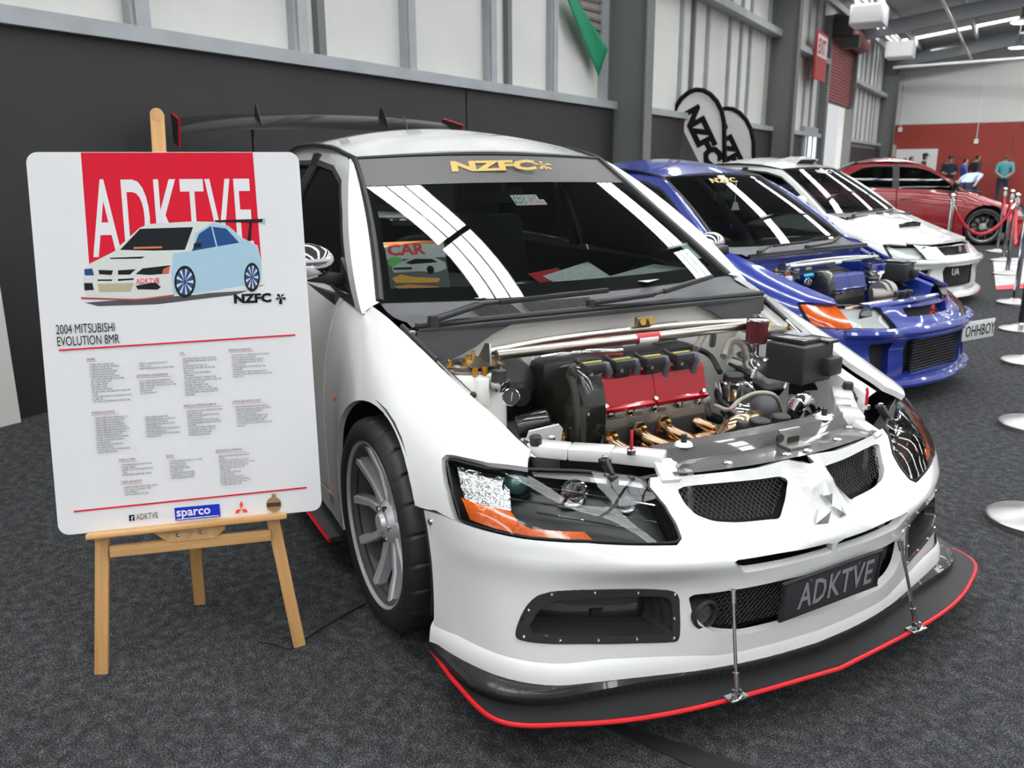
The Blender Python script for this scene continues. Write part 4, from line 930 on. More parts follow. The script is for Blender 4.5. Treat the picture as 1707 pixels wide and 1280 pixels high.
for h in H:
    for k in range(n): r = .036 if k % 2 else .032; V.append((p[0]+r*math.cos(2*PI*k/n), p[1]+r*math.sin(2*PI*k/n), p[2]+h))
q.add(V, [(k, (k+1) % n, n+(k+1) % n, n+k) for k in range(n)]); bf = q.build('breather_filter', mat('filter_gauze', (.11, .012, .016), .6), car, smooth=False)
q = MB(); q.lathe([(.036, .034), (.037, .040), (.030, .044), (.001, .044)], p, (0, 0, 1), 24); q.build('filter_cap', M_STEEL, bf); q = MB(); q.lathe([(.012, -.12), (.012, -.040), (.037, -.038), (.037, -.034)], p, (0, 0, 1), 24); q.build('filter_neck', M_STEEL, bf)
def hose(name, pts, r, m, n=10): q = MB(); q.tube(spline([Pz(*p) for p in pts], 24), r, n); return q.build(name, m, car)
hose('braided_line', [(1192, 676, .66), (1215, 683, .66), (1232, 668, .68), (1262, 655, .70), (1292, 660, .69), (1304, 690, .62)], .0065, M_BRAID)
hose('braided_line', [(1160, 582, .74), (1172, 560, .77), (1182, 548, .79), (1189, 556, .77), (1187, 575, .72)], .012, M_BRAID)
hose('braided_line', [(1206, 594, .72), (1214, 574, .75), (1226, 568, .76), (1238, 576, .74), (1250, 598, .70)], .012, M_BRAID)
hose('black_hose', [(1238, 572, .74), (1246, 580, .73), (1254, 600, .70)], .014, M_HOSE)
for pts, r in (([(1347, 620, .64), (1352, 640, .60), (1335, 652, .58), (1312, 645, .58)], .011), ([(1368, 625, .66), (1385, 640, .62), (1410, 648, .60), (1445, 640, .60)], .013), ([(1385, 640, .62), (1395, 670, .56), (1412, 690, .54)], .013), ([(1200, 700, .52), (1180, 690, .55), (1172, 665, .58)], .016),
               ([(1090, 575, .74), (1130, 572, .74), (1180, 590, .70), (1200, 620, .68)], .010), ([(900, 600, .70), (960, 590, .72), (1020, 585, .72), (1090, 572, .73)], .016), ([(830, 660, .62), (838, 690, .56), (860, 700, .52), (890, 690, .52)], .014), ([(868, 628, .66), (885, 640, .64), (890, 665, .6), (880, 690, .55)], .014),
               ([(1003, 690, .62), (1006, 720, .58), (1000, 750, .60)], .003), ([(1110, 545, .74), (1128, 532, .78), (1145, 520, .79)], .018), ([(1420, 610, .62), (1450, 628, .60), (1448, 660, .57)], .02)):
    hose('black_hose', pts, r, M_HOSE)
q = MB(); q.tube(spline([Pz(905, 596, .73), Pz(960, 588, .75), Pz(1035, 584, .75)], 10), .022, 12); q.build('fuel_rail', M_CHROME, car)
q = MB(); q.box((-.105, .0, .66), (.11, .62, .17), bev=.03); q.build('intake_manifold', mat('black_manifold', (.015, .015, .016), .4), car)
q = MB(); q.box(Pz(1125, 540, .74), (.06, .10, .05), bev=.01); wlm = q.build('wiring_loom', M_HOSE, car)
q = MB(); q.box(Pz(1150, 532, .775), (.02, .03, .02), bev=.003); q.build('red_connector', mat('red_plug', (.5, .08, .05), .5), wlm)
# fuse box
p = Pz(1332, 590, .745); R = np.array([(math.cos(.15), -math.sin(.15), 0), (math.sin(.15), math.cos(.15), 0), (0, 0, 1)])
q = MB(); q.box(p-[0, 0, .02], (.15, .16, .125), R, bev=.010); fb = q.build('fuse_box', M_BLACKPL, car)
q = MB(); q.box(p+[-.02, -.01, .05], (.145, .10, .018), R, bev=.006); q.box(p+[.01, .07, .045], (.12, .06, .012), R, bev=.004); q.build('fuse_box_lid', mat('black_gloss', (.02, .02, .022), .2, coat=.6), fb)
q = MB(); q.box(p+[-.03, .02, .0605], (.07, .055, .002), R); q.build('lid_label', mat('label_grey', (.30, .30, .34), .4), fb)
q = MB(); q.box(p+[.07, .06, -.03], (.06, .07, .06), R, bev=.008); q.build('relay', M_BLACKPL, fb)
# pressure regulator with gauge and catch can on the near side
p = Pz(832, 634, .755); q = MB(); q.lathe([(.024, 0), (.020, .030), (.010, .034), (.004, .036), (.004, .046)], p, (0, 0, 1), 20); rg = q.build('pressure_regulator', M_BLACKPL, car)
q = MB(); q.lathe([(.020, -.03), (.031, -.012), (.031, 0), (.02, .002)], p, (0, 0, 1), 20); q.build('regulator_body', M_STEEL, rg)
g = Pz(852, 662, .735); axg = CAM-g; axg /= np.linalg.norm(axg); q = MB(); q.lathe([(.022, -.02), (.0245, -.016), (.0245, .004), (.022, .006), (.0205, .002)], g, axg, 24); q.build('gauge_case', M_STEEL, rg)
q = MB(); q.lathe([(.0205, 0), (.0205, .0025), (.001, .0025)], g, axg, 24); q.build('gauge_face', M_BLACKPL, rg)
q = MB(); q.bar(g+axg*.0045+[0, 0, -.012], g+axg*.0045+[0, .004, .013], .002, .001); q.build('gauge_needle', M_WHITEP, rg)
q = MB(); q.box(p+[-.02, -.05, -.03], (.05, .035, .08), bev=.003); q.build('regulator_bracket', M_BAY, rg)
for d in (0, .03):
    q = MB(); q.lathe([(.008, 0), (.008, .02)], p+[-.03, -.06+d, .015], (0, 0, 1), 10); q.build('banjo_fitting', mat('orange_fitting', (.55, .22, .02), .3, .6), rg)
p = Pz(888, 706, .585); q = MB(); q.lathe([(.034, -.05), (.036, -.045), (.036, .045), (.034, .05), (.001, .05)], p, (.3, .9, .2), 22); cc_ = q.build('catch_can', mat('black_gloss', ()), car)
q = MB(); q.prism([(-.06, -.03), (.05, -.03), (.06, -.02), (.06, .02), (.045, .035), (-.05, .028)], .006, Pz(905, 728, .60), (0, 1, 0), (.25, 0, 1)); bk = q.build('mount_plate', M_WHITE, car)
q = MB(); q.lathe([(.012, 0), (.012, .008), (.007, .010), (.001, .010)], Pz(916, 729, .605)+[.008, 0, 0], (1, -.3, .2), 6); q.build('plate_bolt', M_STEEL, bk)
for u, v in ((923, 712), (936, 717), (941, 728)):
    q = MB(); q.lathe([(.007, -.05), (.007, 0), (.004, .002), (.004, .014)], Pz(u, v, .58), (0, 0, 1), 8); q.build('gold_stud', M_BRASS, car)
q = MB(); q.box(Pz(860, 596, .72), (.08, .09, .09), bev=.02); q.build('fluid_bottle', mat('milky_plastic', (.42, .47, .38), .4), car)
hose('loom', [(930, 735, .50), (960, 720, .50), (990, 735, .50)], .01, M_HOSE)
q = MB(); q.lathe([(.10, -.03), (.11, 0), (.10, .05), (.04, .09), (.03, .13), (.001, .13)], (-.15, -.40, .655), (1, 0, 0), 28); q.build('brake_servo', M_BLACKPL, car)
# strut brace
bz = .845
for s in (-1, 1):
    q = MB(); q.prism([(-.055, -.0), (.055, 0), (.05, .012), (.015, .055), (-.02, .05)], .005, (.0, s*.535, .785), (.95, .1*s, 0), (0, -.25*s, 1)); q.prism([(-.06, -.05), (.07, -.05), (.07, .05), (-.06, .05)], .005, (.0, s*.555, .785)); q.build('brace_plate', M_TITAN, car)
br = MB(); br.tube([(.045, -.52, .812), (.045, .52, .812)], .0155, 14); br = br.build('strut_brace', M_TITAN, car)
q = MB(); q.tube(spline([(-.02, -.52, .808), (-.06, -.22, .815), (-.06, .22, .815), (-.02, .52, .808)], 20), .013, 12); q.build('rear_brace_tube', M_TITAN, br)
q = MB(); q.tube([(.045, -.03, .812), (.045, .06, .812)], .0162, 14, caps=False); q.build('brace_sticker', mat('sticker_red', (.5, .02, .03), .4), br)
q = MB(); q.tube([(.046, -.022, .8085), (.046, .052, .8085)], .0160, 14, caps=False); q.build('sticker_band', M_WHITEP, br)
for y in (.0, .035):
    q = MB(); q.lathe([(.012, 0), (.012, .006)], (-.06+.02, .06+y, .845), (1, 0, .2), 12); q.build('brass_fitting', M_BRASS, car)
q = MB(); q.box((-.052, .078, .845), (.02, .07, .03), bev=.003); q.build('fitting_block', mat('bronze_block', (.30, .24, .14), .35, .8), car)
# gas struts that hold no bonnet
for s in (-1, 1):
    a = np.array((-.20, s*.715, .875)); b = np.array((.155, s*.648, .735))
    q = MB(); q.tube([a, a+(b-a)*.52], .0085, 10); gs = q.build('gas_strut', M_BLACKPL, car)
    q = MB(); q.tube([a+(b-a)*.5, b], .004, 8); q.build('strut_rod', M_STEEL, gs); q = MB(); q.sphere(b, .010, 10); q.build('ball_joint', M_BLACKPL, gs)
    q = MB(); q.box(a+[.03, -s*.02, -.012], (.05, .03, .012), bev=.003); q.build('hinge_bracket', M_STEEL, gs)
# cowl, vents and wipers
Yc = np.linspace(-1, 1, 33)
gb = ws(np.c_[Yc, np.zeros(33)])
rows = [gb+[-.004, 0, -.003], gb+[.012, 0, -.006]]
rows += [[(gb[i][0]+(-.165-.02*Yc[i]**2-gb[i][0])*f, gb[i][1]*(1-.03*f), gb[i][2]-.008-.03*f-.012*math.sin(PI*f)) for i in range(33)] for f in (.25, .5, .75, .95)]
rows += [[(-.15-.02*a*a, .695*a, .878-.004*a*a) for a in Yc], [(-.13-.02*a*a, .69*a, .886-.006*a*a) for a in Yc], [(-.115-.02*a*a, .685*a, .876-.006*a*a) for a in Yc], [(-.120-.02*a*a, .685*a, .862) for a in Yc], [(-.16-.02*a*a, .685*a, .858) for a in Yc]]
q = MB(); q.grid(rows); cw = q.build('cowl_panel', M_GREYPL, car, sharp=50)
for k in range(58):
    a = -.62+.62*k/57*1.0
    if -.42 < a < -.36: continue
    i = (a+1)/2*32; g0 = gb[int(i)]*(1-(i % 1))+gb[min(32, int(i)+1)]*(i % 1)
    p0 = g0+[.03, 0, -.012]; p1 = np.array((-.185, g0[1]*.975, g0[2]-.042)); q = MB(); q.bar(p0, p1, .003, .004); q.build('vent_slat', M_BLACKPL, cw, smooth=False)
q = MB(); q.tube([(-.128-.02*a*a, .69*a, .887-.006*a*a) for a in Yc], .010, 8); q.build('bonnet_seal', M_RUBBER, cw)
for (pv, kn, tip) in ((Pz(722, 533, .905), Pz(800, 507, .925), Pz(990, 484, .935)), (Pz(985, 505, .905), Pz(1090, 490, .925), Pz(1175, 462, .935))):
    q = MB(); q.bar(pv, kn, .032, .016, bev=.005); q.bar(kn, kn+(tip-kn)*.8, .018, .010, bev=.003); q.lathe([(.018, -.02), (.016, .012), (.001, .014)], pv, (0, 0, 1), 14); wp_ = q.build('wiper_arm', M_BLACKPL, car)
    d = tip-kn; q = MB(); q.bar(kn+d*.15+[.008, 0, .0], tip+d*.12+[.008, 0, -.004], .014, .016, bev=.002); q.build('wiper_blade', M_RUBBER, wp_)

for s in (-1, 1):
    q = MB(); q.prism([(s*.69, .868), (s*.36, .864), (s*.44, .835), (s*.50, .80), (s*.58, .770), (s*.69, .765)][::s], .012, (-.150, 0, 0), (0, 1, 0), (0, 0, 1)); q.build('cowl_corner', M_GREYPL, car, smooth=False)
# ------------------------------------------------------------------ cabin
q = MB(); q.grid([[(x, y, z-.02*(y/.7)**2) for y in np.linspace(-.70, .70, 15)] for x, z in ((-.36, .885), (-.45, .905), (-.62, .915), (-.74, .905), (-.80, .86), (-.82, .70), (-.78, .55))]); q.build('dashboard', M_TRIM, car)
q = MB(); q.sphere((-.72, -.36, .905), .1, 16, (1.0, 1.7, .55)); q.build('instrument_hood', M_TRIM, car)
q = MB(); T = [(-.90+.07*math.cos(a)*.3, -.36+.18*math.cos(a), .90+.175*math.sin(a)) for a in np.linspace(0, 2*PI, 29)]; T = [(-.90-.30*(z-.90), y, z) for x, y, z in T]; q.tube(T, .014, 8); stw = q.build('steering_wheel', M_BLACKPL, car)
q = MB(); q.bar((-.88, -.52, .90), (-.88, -.20, .90), .03, .02); q.bar((-.88, -.36, .90), (-.85, -.36, .74), .03, .02); q.sphere((-.885, -.36, .90), .05, 12); q.build('wheel_spoke', M_BLACKPL, stw)
for y in (-.36, .36):
    q = MB(); q.box((-1.50, y, .52), (.50, .50, .16), bev=.05); se = q.build('front_seat', M_TRIM, car)
    q = MB(); q.bar((-1.72, y, .55), (-1.88, y, 1.10), .46, .14, up=(1, 0, 0), bev=.05); q.build('seat_back', M_TRIM, se)
    q = MB(); q.box((-1.91, y, 1.19), (.10, .26, .18), bev=.04); q.build('headrest', M_TRIM, se)
q = MB(); q.box((-2.45, 0, .60), (.5, 1.2, .18), bev=.05); q.bar((-2.6, 0, .6), (-2.82, 0, 1.02), 1.2, .12, up=(1, 0, 0), bev=.04); q.build('rear_seat', M_TRIM, car)
q = MB(); q.box((-1.6, 0, .25), (2.9, 1.55, .03)); q.build('cabin_floor', M_DARK, car)
q = MB(); q.box((-.62, 0, .58), (.05, 1.45, .62)); q.build('cabin_bulkhead', M_DARK, car)
q = MB(); q.box((-2.9, 0, .72), (.04, 1.4, .6)); q.box((-2.86, 0, 1.0), (.5, 1.3, .02)); q.build('parcel_shelf', M_DARK, car)
for s in (-1, 1):
    q = MB(); q.box((-1.55, s*.80, .60), (1.95, .02, .66)); q.build('door_card', M_TRIM, car)
P = roof(np.array([(a, b) for b in np.linspace(.02, .98, 8) for a in np.linspace(-.97, .97, 11)])).reshape(8, 11, 3)-[0, 0, .03]
q = MB(); q.grid(P); q.build('headlining', mat('headlining', (.10, .10, .10), .9), car)
# mirror and the sticker on the glass
mp = ws(np.array([[.02, .80]]))[0]+[-.06, 0, -.05]
q = MB(); q.box(mp+[-.03, 0, -.02], (.03, .22, .065), bev=.018); rm = q.build('rear_view_mirror', M_BLACKPL, car)
q = MB(); q.bar(mp+[-.01, 0, 0], mp+[.02, 0, .06], .02, .02); q.build('mirror_stem', M_BLACKPL, rm)
F = on_ws(-.06, .60, -.004); q = MB(); q.box((.055, .03, 0), (.115, .04, .001), bev=.0004); q.box((.065, .0, 0), (.135, .035, .001), bev=.0004); stc = q.build('glass_sticker', M_WHITEP, car, smooth=False); stc.matrix_local = F
text('sticker_lettering', 'NO GT', .034, M_INK, stc, Matrix.Translation((.003, .018, .0012)), sx=.95); text('sticker_lettering', 'NO', .034, M_INK, stc, Matrix.Translation((.0, -.012, .0012)), sx=.95); text('sticker_lettering', 'FUN', .034, M_REDP, stc, Matrix.Translation((.06, -.012, .0012)), sx=.95)
for px, sz in (((612, 312), (.07, .045)), ((1155, 418), (.07, .09))):
    U = backproject(ws, [px], (-1, 0), (1, 1))[0]; F = on_ws(U[0], U[1], -.003); q = MB(); q.box((0, 0, 0), (sz[0], sz[1], .001)); o = q.build('windscreen_label', mat('pale_label', (.55, .68, .66), .5), car, smooth=False); o.matrix_local = F
# ================================================================== easel and information board
BA = onz(98, 893, .40); BBR = onz(537, 850, .40); bx = BBR-BA; bx /= np.linalg.norm(bx); bh = np.array([bx[1], -bx[0], 0]); tl = math.radians(11)
bn = bh*math.cos(tl)+np.array([0, 0, math.sin(tl)]); by = np.cross(bn, bx)
def bpt(u, v, lift=0.0): return onplane(u, v, BA, bn)+bn*lift
def bxy(u, v): p = bpt(u, v)-BA; return (float(p @ bx), float(p @ by))
BWd = .681; BHt = 1.0
board = thing('info_board', 'white display board with red title panel and car photo, standing on the easel', 'sign', tuple(BA))
FB = frame((0, 0, 0), bx, by)
def bobj(o): o.matrix_local = FB; return o
def rrect(w, h, r, n=6):
    out = []
    for cx, cy, a in ((w-r, r, -PI/2), (w-r, h-r, 0), (r, h-r, PI/2), (r, r, PI)):
        out += [(cx+r*math.cos(a+PI/2*k/n), cy+r*math.sin(a+PI/2*k/n)) for k in range(n+1)]
    return out
q = MB(); q.prism(rrect(BWd, BHt, .028), .006, (0, 0, -.006)); bobj(q.build('panel', mat('board_white', (.66, .66, .67), .6, spec=.15), board, smooth=False))
LAY = [0]
def bpoly(name, pts, m, px=True, parent=None):
    """flat print on the board; each layer a hair above the last"""
    LAY[0] += 1; P = [bxy(*p) for p in pts] if px else pts
    return bobj(meshobj(name, [(x, y, .0004+.00005*LAY[0]) for x, y in P], [tuple(range(len(P)))], m, board, smooth=False))
def btext(name, s, px, cap, m, sx=1.0, bold=0.0, **kw):
    """baseline start at pixel px; cap height in metres"""
    LAY[0] += 1; x, y = bxy(*px); o = text(name, s, cap/.70, m, board, Matrix.Translation((x, y, .0004+.00005*LAY[0])), sx=sx, bold=bold, **kw); return bobj(o)
M_BRED = mat('board_red', (.60, .012, .032), .6, spec=.1); M_SKYB = mat('print_sky', (.34, .50, .60), .6, spec=.1); M_PWH = mat('print_white', (.58, .60, .57), .6, spec=.1); M_PDK = mat('print_dark', (.014, .015, .018), .6, spec=.1)
M_PBL = mat('print_blue', (.02, .07, .20), .6, spec=.1); M_PSIL = mat('print_silver', (.45, .52, .58), .4); M_PTAN = mat('print_tan', (.40, .34, .22), .5); M_PSH = mat('print_shadow', (.05, .05, .055), .5)
tlp, trp, brp, blp = bxy(134.5, 252), bxy(421, 249), bxy(436, 440), bxy(149, 445)
bpoly('red_panel', [(tlp[0], .9985), (trp[0], .9985), (brp[0], brp[1]), (blp[0], blp[1])], M_BRED, px=False)
a_, b_ = bxy(159, 424), bxy(158, 297); btext('title', 'ADKTVE', (157, 426), b_[1]-a_[1]+.0, mat('board_white', ()), sx=.352, bold=.004, spacing=1.12, res=5)
def Z1(L): return [(x*.328, 160+y*.328) for x, y in L]
def ell(cx, cy, rx, ry, n=20): return [(cx+rx*math.cos(2*PI*k/n), cy+ry*math.sin(2*PI*k/n)) for k in range(n)]
def pic(n, L, m): bpoly(n, Z1(L), m)
pic('photo_shadow', [(430, 1050), (700, 1030), (1000, 1010), (1350, 958), (1200, 1010), (800, 1058), (500, 1068)], M_PSH)
pic('photo_body', [(425, 915), (430, 870), (460, 850), (580, 790), (610, 760), (710, 670), (760, 650), (980, 637), (1100, 640), (1160, 660), (1230, 720), (1310, 760), (1330, 850), (1335, 930), (1310, 985), (1240, 990), (1000, 1005), (860, 1012), (700, 1024), (440, 1018), (420, 960)], M_PWH)
pic('photo_side', [(880, 800), (985, 785), (990, 700), (1080, 645), (1160, 662), (1228, 722), (1310, 764), (1329, 855), (1325, 945), (1230, 965), (1000, 1003), (880, 1006), (870, 900)], M_SKYB)
pic('photo_windscreen', [(610, 782), (712, 675), (982, 666), (940, 782), (780, 786)], M_PDK)
pic('photo_window', [(975, 788), (1012, 700), (1072, 660), (1098, 766)], M_PBL); pic('photo_window', [(1080, 664), (1150, 674), (1216, 746), (1106, 764)], M_PBL)
pic('photo_lamp', [(688, 905), (725, 876), (866, 860), (858, 902), (760, 910)], M_PDK); pic('photo_lamp', [(428, 880), (470, 876), (478, 912), (432, 912)], M_PBL)
pic('photo_lamp_amber', [(830, 880), (866, 862), (858, 900), (825, 902)], mat('print_amber', (.55, .08, .03), .4))
pic('photo_grille', [(500, 884), (575, 886), (568, 910), (505, 906)], M_PDK); pic('photo_grille', [(600, 886), (692, 880), (660, 908), (600, 908)], M_PDK)
pic('photo_slot', [(495, 932), (570, 932), (570, 940), (497, 940)], M_PDK); pic('photo_slot', [(600, 930), (680, 926), (680, 934), (600, 940)], M_PDK)
pic('photo_intercooler', [(497, 955), (680, 950), (664, 994), (505, 996)], M_PTAN)
pic('photo_duct', [(428, 950), (470, 950), (478, 985), (430, 988)], M_PDK); pic('photo_duct', [(690, 965), (790, 945), (818, 972), (800, 984), (700, 982)], M_PDK)
pic('photo_scoop', [(555, 822), (738, 816), (720, 826), (565, 828)], M_PDK)
pic('photo_lip', [(410, 1022), (700, 1032), (890, 1008), (880, 1018), (700, 1040), (415, 1032)], mat('print_red_dark', (.35, .03, .03), .5))
for cx, cy, rx, ry in ((940, 944, 54, 82), (1281, 921, 40, 74)):
    pic('photo_tyre', ell(cx, cy, rx, ry), M_PDK); pic('photo_rim', ell(cx, cy, rx*.80, ry*.80), M_PBL)
    for k in range(9):
        a = 2*PI*k/9; c_, s_ = math.cos(a), math.sin(a); pic('photo_spoke', [(cx+rx*.8*math.cos(a-.13), cy+ry*.8*math.sin(a-.13)), (cx+rx*.8*math.cos(a+.13), cy+ry*.8*math.sin(a+.13)), (cx+rx*.1*c_, cy+ry*.1*s_)], mat('print_white', ()))
pic('photo_wing', [(1090, 632), (1350, 624), (1346, 656), (1334, 642), (1095, 641)], M_PDK); pic('photo_wing_end', [(1336, 625), (1350, 624), (1347, 657), (1332, 645)], M_SKYB); pic('photo_wing_stay', [(1268, 640), (1280, 640), (1275, 738), (1258, 736)], M_PDK)
pic('photo_mirror', [(985, 750), (1025, 746), (1022, 768), (985, 772)], M_PDK); pic('photo_sunstrip', [(680, 768), (825, 764), (825, 774), (680, 778)], mat('print_orange', (.5, .15, .03), .5))
pic('photo_plate', [(688, 926), (795, 919), (793, 948), (682, 954)], mat('print_pale_red', (.75, .60, .58), .5)); btext('photo_plate_lettering', 'ADKTVE', (227.5, 472.5), .0125, M_BRED, sx=.86, bold=.0002)
btext('club_name', 'NZFC', (390, 505), .0225, M_INK, sx=1.18, bold=.0016)
for k in range(5):
    a = 2*PI*k/5+.3; cx, cy = 468, 496; bpoly('club_palm', [(cx, cy), (cx+7*math.cos(a-.4), cy+5*math.sin(a-.4)), (cx+10*math.cos(a), cy+8*math.sin(a)), (cx+6*math.cos(a+.3), cy+6*math.sin(a+.3))], M_INK)
bpoly('club_palm', [(466, 497), (469, 497), (471, 507), (465, 507)], M_INK)
btext('model_name', '2004 MITSUBISHI', (94, 557), .0245, M_INK, sx=.56, res=4); btext('model_name', 'EVOLUTION 8MR', (95.5, 577), .0245, M_INK, sx=.56, res=4)
for p0, p1 in (((98.5, 585), (492.5, 559.5)), ((123.5, 853.5), (511.5, 813.5))):
    bpoly('red_rule', [p0, (p0[0], p0[1]-2.6), (p1[0], p1[1]-2.6), p1], M_BRED)
def Z2(x, y): return (60+x*.3125, 500+y*.3125)
BLK = [
 ((272, 324), 'ENGINE:', 'PORTED AND POLISHED HEAD|SUPERTECH VALVES 1MM OVERSIZED|SUPERTECH VALVE SPRINGS|SUPERTECH TITANIUM RETAINERS|SUPERTECH VALVE STEM SEALS|SUPERTECH BRONZE VALVE GUIDES|GSC POWER DIVISION ZERO TICK LIFTERS|ARP CA625+ HEAD STUDS|EVO 9 HEAD GASKET|KELFORD 272 CAMS|HKS RACING TIMING BELT|HKS ADJUSTABLE CAM GEARS WITH CLEAR CAM|COVER|TORQUE PERFORMANCE SOLID ENGINE MOUNTS|ALL AROUND|CTM CAM POSITION SENSOR HOUSING COVER'),
 ((535, 318), '', 'GREDDY OIL PRESSURE REGULATOR|TOMEI OIL CAP|CARBON FIBRE RADIATOR COOLING PANEL'),
 ((538, 411), 'DRIVETRAIN & TRANSMISSION:', 'EVO 7 5 SPEED MANUAL TRANSMISSION|EXEDY HYPER TWIN PLATE RALLY CLUTCH|EXEDY SINGLE GREY HD FULL CLUTCH COVER|EXEDY FLYWHEEL|FACTORY ACD|FACTORY SUPER AYC'),
 ((768, 292), 'FUEL:', 'RADIUM ENGINEERING TWIN INTANK FUEL|HANGER WITH TWIN WALBRO 450LPH FUEL|PUMPS|FUELAB INDEX FUEL INJECTORS|AEM FUEL RAIL WITH AEM FUEL PRESSURE|REGULATOR|SPEEDFLOW FUEL FILTER ETHANOL|COMPATIBLE|FUEL LINES UPGRADED TO BRAIDED PTFE|CUSTOM LINES WITH HARDLINES FOR FEED AND|RETURN UNDER THE CAR|FUEL FEED UPGRADED TO 8AN|FUEL RETURN UPGRADED TO 6AN|DRY BREAK SETUP FOR QUICK FUEL DRAIN|DEDICATED SWITCH FOR FUEL PUMPS FOR|FUEL DRAIN'),
 ((1028, 274), 'EXHAUST & MANIFOLD:', 'CUSTOM 6 BOOST STAINLESS EXHAUST MANIFOLD|WITH T4 TWIN SCROLL FLANGE|CUSTOM RMB 4 INCH V BAND DOWNPIPE|CUSTOM RMB RADIATOR WITH CUSTOM|SHROUD TO SUIT|CUSTOM RMB RADIATOR WATER NECK AND|WATER PIPES|CUSTOM 4 INCH V BAND STAINLESS EXHAUST|WITH TWO SMALL RESONATORS AND 4 INCH RACE|EXHAUST TIP'),
 ((298, 609), 'INTERIOR & EXTERIOR:', 'CARBON FIBRE FRONT BUMPER AIR DUCT|CARBON FIBRE DASH INTERIOR TRIM|CARBON FIBRE FRONT BUMPER LIP|CARBON FIBRE VORTEX GENERATOR|CARBON FIBRE SIDE SKIRT EXTENSIONS|CARBON FIBRE REAR BUMPER EXTENSIONS|CARBON FIBRE APR GT3 SIDE MIRRORS|TANABE UNDERBODY BRACE KIT|RECARO COMPONENT FRONT SPEAKERS|PIONEER COAXIAL REAR SPEAKERS|35% BLACK TINTS|STANDARD FRONT FENDER MOD|EVO 9 REAR BUMPER|ULTRA RACING 3 POINT INTERIOR BRACE|CARBON FIBRE ARM REST'),
 ((565, 604), '', 'CARBON FIBRE BONNET VENT|CARBON FIBRE FUSE BOX COVER WITH|CUSTOM EVOLUTION BADGE|CARBON FIBRE REAR WINDOW VISOR|CARBON FIBRE BOOT|DC SPORTS TITANIUM STRUT BRACE (FRONT)|UPPER INSIDE ENGINE BAY|DC SPORTS TITANIUM STRUT BRACE (REAR)|UPPER INSIDE BOOT'),
 ((790, 571), 'BRAKES & SUSPENSION & BRACE:', 'AP RACING 6 POT FRONT BRAKES WITH PAGID|YELLOW RACE PADS|BREMBO 2 POT REAR BRAKES WITH PAGID|YELLOW RACE PADS|SLOTTED BRAKE DISCS FRONT AND REAR|GOODRIDGE BRAIDED BRAKE HOSES FRONT|AND REAR|BC GOLD ADJUSTABLE SUSPENSION|WHITELINE BUSHES THROUGHOUT|WHITELINE FRONT SWAY BAR|WHITELINE REAR SWAY BAR'),
 ((1050, 549), 'INTAKE AND INTERCOOLER:', 'AMS VT INTAKE MANIFOLD WITH CARBON|FIBRE HYDROGRAPHIC COATING AND PORTED|TO MATCH 70MM THROTTLE BODY|70MM TPS THROTTLE BODY|CUSTOM 3 INCH POLISHED INTERCOOLER|PIPING WITH HD QUICK RELEASE CLAMPS|4 INCH POLISHED BOV INTERCOOLER|CUSTOM 5L OIL CATCH CAN WITH RAW FILTER|AND SOCK'),
 ((443, 859), 'WHEEL & TYRES:', 'TSW NURBURGRING 18"X9.5" ROTARY|FORGED WHEELS|FEDERAL 595 R ROAD LEGAL SEMI SLICK|TYRES|PUMPED AND ROLLED REAR GUARDS'),
 ((455, 978), 'TURBO AND BOOST:', 'GARRETT GTX3582R GEN2 TURBO WITH T4|TWIN SCROLL 0.82 EXHAUST TRIM|TIAL Q 50MM BOV|TWIN TIAL 38MM WASTEGATES'),
 ((697, 838), 'BLOCK:', '2.0 LITRE HAS BEEN STROKED TO 2.3 LITRES|CP FORGED PISTONS|EAGLE FORGED RODS|MITSUBISHI 100MM CRANK|ARP MAIN STUDS|SPOOLWORX CRANK SCRAPER|7 LITRE BAFFLED CUSTOM SUMP|GATES RACING BALANCE BELT'),
 ((960, 811), 'ELECTRONICS & IGNITION:', 'LINK G4+ PLUGIN ENGINE MANAGEMENT|SYSTEM|AEM HIGH OUTPUT SMART COILS WITH|CUSTOM MOUNT AND K SERIES BOOST GAUGE|GREDDY BOOST CONTROL SOLENOID|GREDDY PROFEC B SPEC II BOOST|CONTROLLER|TOGGLE SWITCH ANTI-LAG|LAUNCH CONTROL|BATTERY RELOCATED IN BOOT|AIM MXL DIGITAL RACE DASH DISPLAY|PIONEER 7 INCH MOTORISED FACE-OUT|TOUCHSCREEN HEAD UNIT')]
for (x, y), head, body in BLK:
    if head:
        btext('block_heading', head, Z2(x, y), .0066, M_INKGREY, sx=.60); w_ = len(head)*7.2
        p0, p1 = Z2(x-2, y+6), Z2(x-2+w_, y+6-w_*.055); bpoly('heading_rule', [p0, (p0[0], p0[1]-.5), (p1[0], p1[1]-.5), p1], M_BRED)
    lines = ['- '+l for l in body.split('|')]
    btext('text_block', '\n'.join(lines), Z2(x+11, y+27), .0050, M_INKGREY, sx=.60, res=1, line=.915)
bpoly('social_icon', [(215.5, 858), (224.5, 857), (225, 867), (216, 868)], M_INK); btext('social_icon_letter', 'f', (219.5, 867.5), .0125, mat('board_white', ()), bold=.0004)
btext('social_name', 'ADKTVE', (228, 866), .0165, M_INKGREY, sx=.62)
bpoly('sponsor_field', [(291, 846), (366, 839), (368, 860), (293, 867)], mat('sponsor_blue', (.012, .03, .45), .6, spec=.1)); btext('sponsor_name', 'sparco', (294.5, 860.5), .0235, mat('board_white', ()), sx=.98, bold=.0007)
bpoly('sponsor_rule', [(295, 864.3), (365, 857.8), (365, 859), (295, 865.5)], mat('board_white', ()))
